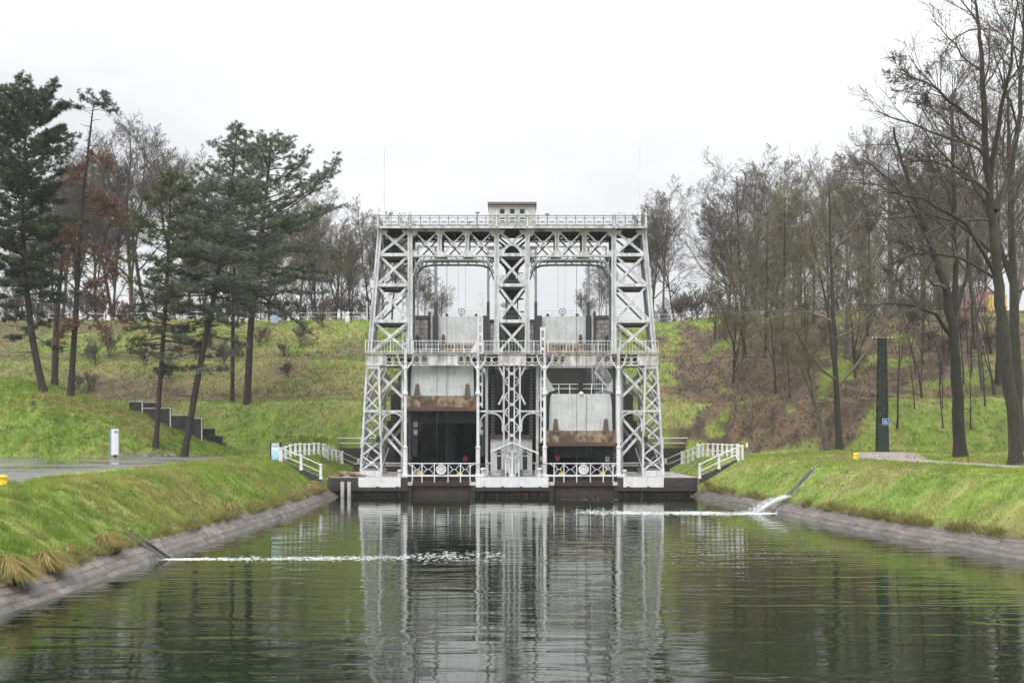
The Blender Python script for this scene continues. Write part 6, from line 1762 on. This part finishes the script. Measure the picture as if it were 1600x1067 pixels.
# woods along the plateau ----------------------------------------------
protos = []
spec = [(24, 0.27, (14,9,7,6), ('bark_grey','twig')), (23, 0.24, (13,9,7,6), ('bark_grey','twig_olive')), (25, 0.28, (13,9,7,6), ('bark_grey','twig_grey')), (20, 0.22, (13,9,7,6), ('bark','twig')), (17, 0.18, (15,9,8,5), ('bark_grey','twig_olive')), (26, 0.28, (14,9,7,6), ('bark_grey','twig_grey'))]
for k, (H, r0, kd, mt) in enumerate(spec):
    d = bare_tree(200+k*7, H, r0, None, 0.22+0.05*(k % 3), kd, (0.72,0.62,0.55,0.5), (0.38,0.5,0.55,0.6), (0.06,0.03,0.02,0.01), 0.013, 0.15, 2)
    protos.append((H, d, mt, None))
placed = []
def plateau(px_, Y, pyt, k):
    H, d, mt, src = protos[k]; loc = ground_at_px(px_, Y); s_ = (azz(pyt, Y)-loc[2])/H
    if src is None: e = make_tree('bare_tree', d, mt, loc, 0, s_, 'x', 'leafless woodland along the embankment top'); protos[k] = (H, d, mt, e)
    else: e = copy_tree(src); e.location = loc; e.scale = (s_*rl.uniform(.9,1.1), s_*rl.uniform(.9,1.1), s_)
    e.rotation_euler.z = rl.uniform(0, 6.28); placed.append((px_, Y, e))
keyed = [(205,178,188,0),(232,186,205,2),(275,180,222,5),(300,190,235,1),(178,182,235,2),(150,176,270,3),(120,188,240,0),(92,180,260,5),(60,178,300,1),(20,184,270,2),(330,184,250,5),
         (355,178,330,3),(420,182,300,0),(470,180,300,1),(505,176,330,2),(525,184,345,3),(548,178,360,4),(578,182,322,5),(598,176,330,0),(612,186,345,2),(500,190,300,5),
         (662,190,425,4),(690,200,440,3),(640,184,380,3),(912,196,445,4),(938,190,410,3),(952,184,400,1),
         (1020,180,310,0),(1040,176,296,5),(1056,184,340,2),(1140,180,310,0),(1158,186,275,2),(1180,178,252,5),(1205,184,256,0),(1250,182,300,3),(1290,186,258,5),(1365,178,230,5),(1385,190,250,2),(1440,186,270,3),(1470,178,240,1),(1476,186,250,5),(1582,186,220,2),(1590,180,200,1)]
for a in keyed: plateau(*a)
for k in range(16):
    left = k % 3 == 0; px_ = rl.uniform(-30, 560) if left else rl.uniform(1130, 1480)
    plateau(px_, rl.uniform(165, 182), rl.uniform(360, 430), 4 if k % 2 else 1)
for k in range(20):
    left = k % 2 == 0; px_ = rl.uniform(-60, 560) if left else rl.uniform(1140, 1660)
    plateau(px_, rl.uniform(192, 235), rl.uniform(290, 390), rl.randrange(6))
words_n = ['nearest', 'second', 'third', 'fourth', 'fifth', 'sixth', 'seventh', 'eighth', 'ninth', 'tenth', 'eleventh', 'twelfth', 'thirteenth', 'fourteenth', 'fifteenth', 'sixteenth', 'seventeenth', 'eighteenth', 'nineteenth', 'twentieth']
words_n += ['twenty-'+w for w in ('first','second','third','fourth','fifth','sixth','seventh','eighth','ninth')]+['thirtieth']+['thirty-'+w for w in ('first','second','third','fourth','fifth','sixth','seventh','eighth','ninth')]+['fortieth']+['forty-'+w for w in ('first','second','third','fourth','fifth','sixth','seventh','eighth','ninth')]+['fiftieth']
for side in ('pines', 'pylon', 'gap'):
    if side == 'pines': L = sorted([p for p in placed if p[0] < 620], key=lambda p: -p[0])
    elif side == 'pylon': L = sorted([p for p in placed if p[0] > 1000], key=lambda p: p[0])
    else: L = sorted([p for p in placed if 620 <= p[0] <= 1000], key=lambda p: p[0])
    for i, (_, _, e) in enumerate(L):
        if i >= len(words_n): words_n.append('number %d' % (i+1))
        if side == 'gap': e['label'] = '%s leafless tree seen through the lift frame, counted from the pine side' % (words_n[i] if i else 'first')
        else: e['label'] = 'leafless tree on the embankment top, %s from the lift towards the %s' % (words_n[i], side)
# undergrowth: brown bushes on the slopes and along the fence
bush = [bare_tree(400+k, 3.2, 0.05, None, 0.05, (12,7,5), (0.8,0.7,0.7), (0.6,0.5,0.5), (0.06,0.05,0.03), 0.014, 0.16, 2) for k in range(3)]
bsrc = [None]*3
blist = [(118,132,0.8),(452,136,0.7),(372,146,0.8),(405,150,0.8),(265,136,0.8),(225,140,0.7),(470,150,1.0),(330,150,1.0),(445,146,0.7),(415,152,0.7),(350,140,1.0),(305,142,0.9),(280,150,1.1),(150,140,1.0),(170,146,1.2),(140,132,0.8),(505,158,0.8),(1065,166,1.2),(1090,160,1.0),(1130,150,1.1),(1150,150,0.9),(1215,144,0.8),(1250,132,0.7),(1290,138,1.0),(1340,126,0.8),(1420,142,1.1),(1450,136,1.0),(1480,128,1.0),(1500,140,1.0),(1550,130,1.1),(1580,118,1.0)]
blist += [(px_, 170+ (i % 5)*4, 1.5+0.25*(i % 4)) for i, px_ in enumerate(list(range(-20, 600, 26))+list(range(1030, 1490, 26)))]
bl2 = []
for i, (px_, Y, s_) in enumerate(blist):
    k = i % 3
    if bsrc[k] is None: e = make_tree('bare_bush', bush[k], ('bark','twig'), (0,0,0), 0, 1, 'x', 'leafless bushes on the slopes and embankment top', 'bush'); bsrc[k] = e
    else: e = copy_tree(bsrc[k])
    e.location = ground_at_px(px_, Y); e.scale = (s_*1.1, s_*1.1, s_); e.rotation_euler.z = rl.uniform(0, 6.28); bl2.append((px_, Y, e))
for nm, cond in (('on the slope under the pines', lambda p: p[0] < 620 and p[1] < 168), ('behind the embankment fence on the pine side', lambda p: p[0] < 620 and p[1] >= 168), ('on the leafy slope on the pylon side', lambda p: p[0] > 620 and p[1] < 168), ('behind the embankment fence on the pylon side', lambda p: p[0] > 620 and p[1] >= 168)):
    L = sorted([p for p in bl2 if cond(p)], key=lambda p: abs(p[0]-800))
    for i, (_, _, e) in enumerate(L): e['label'] = 'brown leafless bush %s, %s from the lift' % (nm, words_n[i])

# ------------------------------------------------------------------ pines
def pine(seed, trunk, r0, limbs, label, base, col1, col2, clump=0.42, ntri=20, droop=0.0, dens=1.0):
    """trunk: points in place coordinates; limbs: (height fraction, direction, length, thickness of foliage)"""
    g = np.random.default_rng(seed); b_ = np.array(base); tp = np.array(trunk)-b_
    tt = np.linspace(0, len(tp)-1, 5*(len(tp)-1)+1)
    P = np.stack([np.interp(tt, range(len(tp)), tp[:,k]) for k in range(3)], -1)
    for _ in range(2): P[1:-1] = (P[:-2]+2*P[1:-1]+P[2:])/4
    rr = r0*(1-np.linspace(0, 1, len(P))**1.3*0.88); rr[0] *= 1.35
    lines = []; cl = []
    limbs = list(limbs)+[(g.uniform(0.15, 0.5), g.uniform(0, 6.28), g.uniform(0.8, 2.6), g.uniform(-0.4, 0.1), 0.0) for _ in range(22)]
    for (t, az, L, ang, leaf) in limbs:
        x = t*(len(P)-1); i = min(int(x), len(P)-2); u = x-i; p = P[i]*(1-u)+P[i+1]*u; r = rr[i]*(1-u)+rr[i+1]*u
        d = np.array((math.cos(az)*math.cos(ang), math.sin(az)*math.cos(ang), math.sin(ang)))
        Pl, rl_, dl = grow_line(g, p, d, L, min(r*0.5, 0.03+L*0.016), 0.015, 6, 0.09, 0.03-droop); lines.append((Pl, rl_))
        if leaf <= 0: continue
        ns = max(3, int(L*2.2))
        for c in range(ns):
            tq = (1-leaf)+leaf*(c+g.random())/ns; xq = tq*6; j = min(int(xq), 5); pq = Pl[j]+(Pl[j+1]-Pl[j])*(xq-j)
            dd = Pl[j+1]-Pl[j]; dd /= np.linalg.norm(dd)+1e-9
            side = np.cross(dd, (0,0,1)); side /= np.linalg.norm(side)+1e-9; side *= (1 if c % 2 else -1)
            ds = dd*0.7+side*g.uniform(0.3, 1.0)+np.array((0,0,g.uniform(-0.1, 0.3))); LL = L*g.uniform(0.16, 0.34)*(1.15-0.6*tq)+0.3
            Ps, rs, _ = grow_line(g, pq, ds/np.linalg.norm(ds), LL, 0.022, 0.008, 3, 0.1, 0.04); lines.append((Ps, rs))
            for q in range(max(1, int((2+LL*1.6)*dens))):
                w_ = g.random()**0.7*3; j = min(int(w_), 2); cl.append(Ps[j]+(Ps[j+1]-Ps[j])*(w_-j)+g.normal(0, 0.10, 3))
        cl.append(Pl[-1])
    e = empty('pine_tree', base, label, 'tree', 'pines on the mound and slope')
    mesh_quads('trunk', *tubes_np([(P, rr)], 10), M['bark_pine'], e)
    if lines: mesh_quads('limbs', *tubes_np(lines, 4), M['bark_pine'], e)
    cl = np.array(cl); n = len(cl)
    C = np.repeat(cl, ntri, axis=0); m_ = len(C); d = g.normal(0, 1, (m_, 3)); d[:,2] = d[:,2]*0.8+0.25; d /= np.linalg.norm(d, axis=1, keepdims=True)
    Ln = clump*g.uniform(0.55, 1.1, (m_, 1)); s = np.cross(d, g.normal(0, 1, (m_, 3))); s /= np.linalg.norm(s, axis=1, keepdims=True)+1e-9; wd = 0.030*g.uniform(0.7, 1.4, (m_, 1))
    v = np.stack([C+d*0.04-s*wd, C+d*0.04+s*wd, C+d*Ln], 1).reshape(-1, 3)
    shade = np.repeat(g.random((n,1)), ntri, axis=0); c = np.array(col1)*(1-shade)+np.array(col2)*shade; c = c*g.uniform(0.8, 1.2, (m_, 1))
    o = mesh_np('crown', v, 3, [M['needle']], np.repeat(c, 3, axis=0), e); return e
def limbset(g, n, t0, t1, prof, ang=(0.0, 0.5), leaf=0.75, azb=None):
    out = []
    for k in range(n):
        t = t0+(t1-t0)*(k+g.random())/n; az = k*2.4+g.normal(0, 0.4)
        if azb is not None and g.random() < 0.6: az = azb+g.normal(0, 0.7)
        L = float(np.interp(t, *prof))*g.uniform(0.7, 1.12); out.append((t, az, L, ang[0]+(ang[1]-ang[0])*(t-t0)/(t1-t0)+g.normal(0, 0.10), leaf))
    return out
DG1, DG2 = (0.045,0.066,0.040), (0.105,0.135,0.075); OL1, OL2 = (0.070,0.088,0.038), (0.135,0.150,0.070); BG1, BG2 = (0.080,0.105,0.075), (0.185,0.220,0.145); RB1, RB2 = (0.125,0.068,0.046), (0.24,0.135,0.088)
def path3(L, Y): return [at(px_, py, Y+dy) for px_, py, dy in L]
g = np.random.default_rng(21)
# broad dense pine at the picture's edge
Yp = 112; bs = ground_at_px(68, Yp); T = [bs]+path3([(52,540,0),(40,440,0.3),(35,340,0.5),(38,240,0.5),(44,158,0.5)], Yp)
pine(31, T, 0.37, limbset(g, 120, 0.36, 0.99, ([0.36,0.5,0.62,0.78,0.9,0.96,1.0],[3.2,5.0,5.6,5.6,4.9,3.8,2.2]), (-0.15, 0.75), 0.8)+limbset(g, 12, 0.22, 0.40, ([0.2,0.4],[2.6,3.6]), (-0.3,0.0), 0.5), 'broad dense dark pine with full rounded crown at the edge of the photo', bs, DG1, DG2, 0.42, 20, 0.0, 1.9)
# tall thin dying pine
bs = ground_at_px(110, 112.5); T = [bs]+path3([(118,500,0),(123,400,0),(131,300,0),(141,205,0),(147,158,0)], 112.5)
L = limbset(g, 16, 0.93, 1.0, ([0.9,1.0],[2.2,2.0]), (0.0,0.45), 0.6)+limbset(g, 16, 0.55, 0.92, ([0.5,0.95],[2.6,1.0]), (-0.2,0.1), 0.0)
pine(32, T, 0.30, L, 'tall thin dying pine with a small green tuft at the top', bs, DG1, (0.06,0.065,0.035), 0.40, 16)
e = bpy.data.objects['pine_tree.001']
# its dead brown boughs
gg = np.random.default_rng(5); lines = []; cl = []
bv = Vector(bs)
for (a, b_, c) in (((128,330),(165,332),(200,345)), ((126,375),(160,390),(185,430)), ((124,420),(165,470),(215,505)), ((123,445),(190,500),(255,520)), ((124,460),(150,440),(190,415)), ((128,350),(105,360),(88,380)), ((130,310),(155,300),(180,320)), ((122,480),(150,500),(180,540)), ((136,260),(120,268),(104,290)), ((138,240),(158,246),(172,262)), ((127,370),(108,392),(96,420)), ((126,390),(175,420),(222,470)), ((132,300),(170,318),(190,340)), ((121,500),(100,512),(84,540))):
    P = np.array([np.array(at(*q, 112.5+dy))-np.array(bs) for q, dy in ((a,0),(b_,-1),(c,-2))]); tt = np.linspace(0, 2, 7); P = np.stack([np.interp(tt, range(3), P[:,k]) for k in range(3)], -1); P[1:] += gg.normal(0, 0.12, P[1:].shape)
    lines.append((P, np.linspace(0.07, 0.02, 7)))
    for k in range(44):
        t = 1.2+4.5*gg.random(); i = min(int(t), 5); q = P[i]+(P[i+1]-P[i])*(t-i); d = gg.normal(0, 0.5, 3); Ps = np.array([q, q+d*0.5, q+d]); lines.append((Ps, np.array((0.015,0.01,0.006)))); cl += [q+d, q+d*0.6, q+d*0.8+gg.normal(0, 0.2, 3)]
mesh_quads('dead_bough', *tubes_np(lines, 4), M['bark_pine'], e)
cl = np.array(cl); C = np.repeat(cl, 14, axis=0); m_ = len(C); d = gg.normal(0, 1, (m_,3)); d /= np.linalg.norm(d, axis=1, keepdims=True); s = np.cross(d, gg.normal(0,1,(m_,3))); s /= np.linalg.norm(s, axis=1, keepdims=True); 
v = np.stack([C-s*0.03, C+s*0.03, C+d*0.34*gg.uniform(.6,1.1,(m_,1))], 1).reshape(-1,3); t = gg.random((m_,1)); mesh_np('brown_needles', v, 3, [M['needle']], np.repeat(np.array(RB1)*(1-t)+np.array(RB2)*t, 3, axis=0), e)
# olive, thin crowned pine
bs = ground_at_px(243, 108.5); T = [bs]+path3([(252,570,0),(259,470,0),(263,390,0),(266,320,0),(268,275,0)], 108.5)
pine(33, T, 0.25, limbset(g, 84, 0.20, 0.98, ([0.2,0.4,0.6,0.8,1.0],[3.8,4.3,4.0,3.1,0.8]), (-0.25, 0.4), 0.62), 'slender olive pine with loose thin crown beside the stepped parapet', bs, OL1, OL2, 0.42, 15, 0.0, 1.3)
# large leaning blue green pine
bs = ground_at_px(287, 107.5); T = [bs]+path3([(309,590,0),(333,470,0.4),(348,390,0.6),(361,300,0.8),(372,195,0.8)], 107.5)
pine(34, T, 0.33, limbset(g, 96, 0.42, 0.99, ([0.48,0.6,0.75,0.9,1.0],[5.8,5.6,4.6,2.8,0.7]), (-0.1, 0.5), 0.72)+limbset(g, 20, 0.22, 0.46, ([0.2,0.5],[3.4,5.0]), (-0.35, -0.1), 0.5), 'large leaning blue green pine whose trunk starts beside the stepped parapet', bs, BG1, BG2, 0.40, 18, 0.0, 1.1)
# the one behind it with the far reaching bough
bs = ground_at_px(386, 127); T = [bs]+path3([(392,500,0),(402,430,0),(412,340,0),(420,265,0),(424,222,0)], 127)
Lm = limbset(g, 96, 0.26, 0.99, ([0.3,0.45,0.6,0.8,1.0],[5.5,7.8,7.4,5.4,1.0]), (-0.2, 0.5), 0.72)
Lm += [(0.60, 0.05, 10.4, 0.27, 0.45), (0.60, -0.2, 9.8, 0.30, 0.4), (0.56, 0.0, 9.2, 0.1, 0.6), (0.5, -0.1, 8.8, -0.05, 0.6), (0.42, 0.0, 8.2, -0.22, 0.6), (0.36, -0.2, 8.0, -0.42, 0.6), (0.32, 0.1, 7.6, -0.5, 0.55)]
pine(35, T, 0.40, Lm, 'biggest dark pine with a long bough reaching out towards the lift', bs, BG1, BG2, 0.42, 18, 0.0, 1.05)
bs = ground_at_px(363, 129); T = [bs]+path3([(364,500,0),(366,420,0),(368,330,0),(372,280,0)], 129)
pine(36, T, 0.24, limbset(g, 26, 0.5, 0.98, ([0.4,0.7,1.0],[3.0,3.4,0.8]), (-0.1,0.4), 0.7), 'thin straight pine trunk between the leaning pine and the biggest pine', bs, DG1, DG2, 0.42, 16)
bs = ground_at_px(85, 128); T = [bs]+path3([(88,500,0),(96,420,0),(104,330,0)], 128)
pine(37, T, 0.40, limbset(g, 22, 0.5, 0.98, ([0.4,0.7,1.0],[3.0,3.4,0.8]), (-0.1,0.4), 0.6), 'short reddish trunked pine behind the broad pine and the dying one', bs, DG1, DG2, 0.42, 14)

# ------------------------------------------------------------------ damp air
hm_ = bpy.data.materials.new('damp_air'); hm_.use_nodes = True; ht = hm_.node_tree; ht.nodes.clear()
ho = ht.nodes.new('ShaderNodeOutputMaterial'); hv = ht.nodes.new('ShaderNodeVolumePrincipled')
hv.inputs['Color'].default_value = (0.95, 0.965, 0.98, 1); hv.inputs['Density'].default_value = 0.00018
ht.links.new(hv.outputs[0], ho.inputs['Volume'])
hz_ = MB().mat(hm_); hz_.box(-450, 450, -135, 640, -4.5, 48); tag(hz_.build('haze'), kind='stuff')
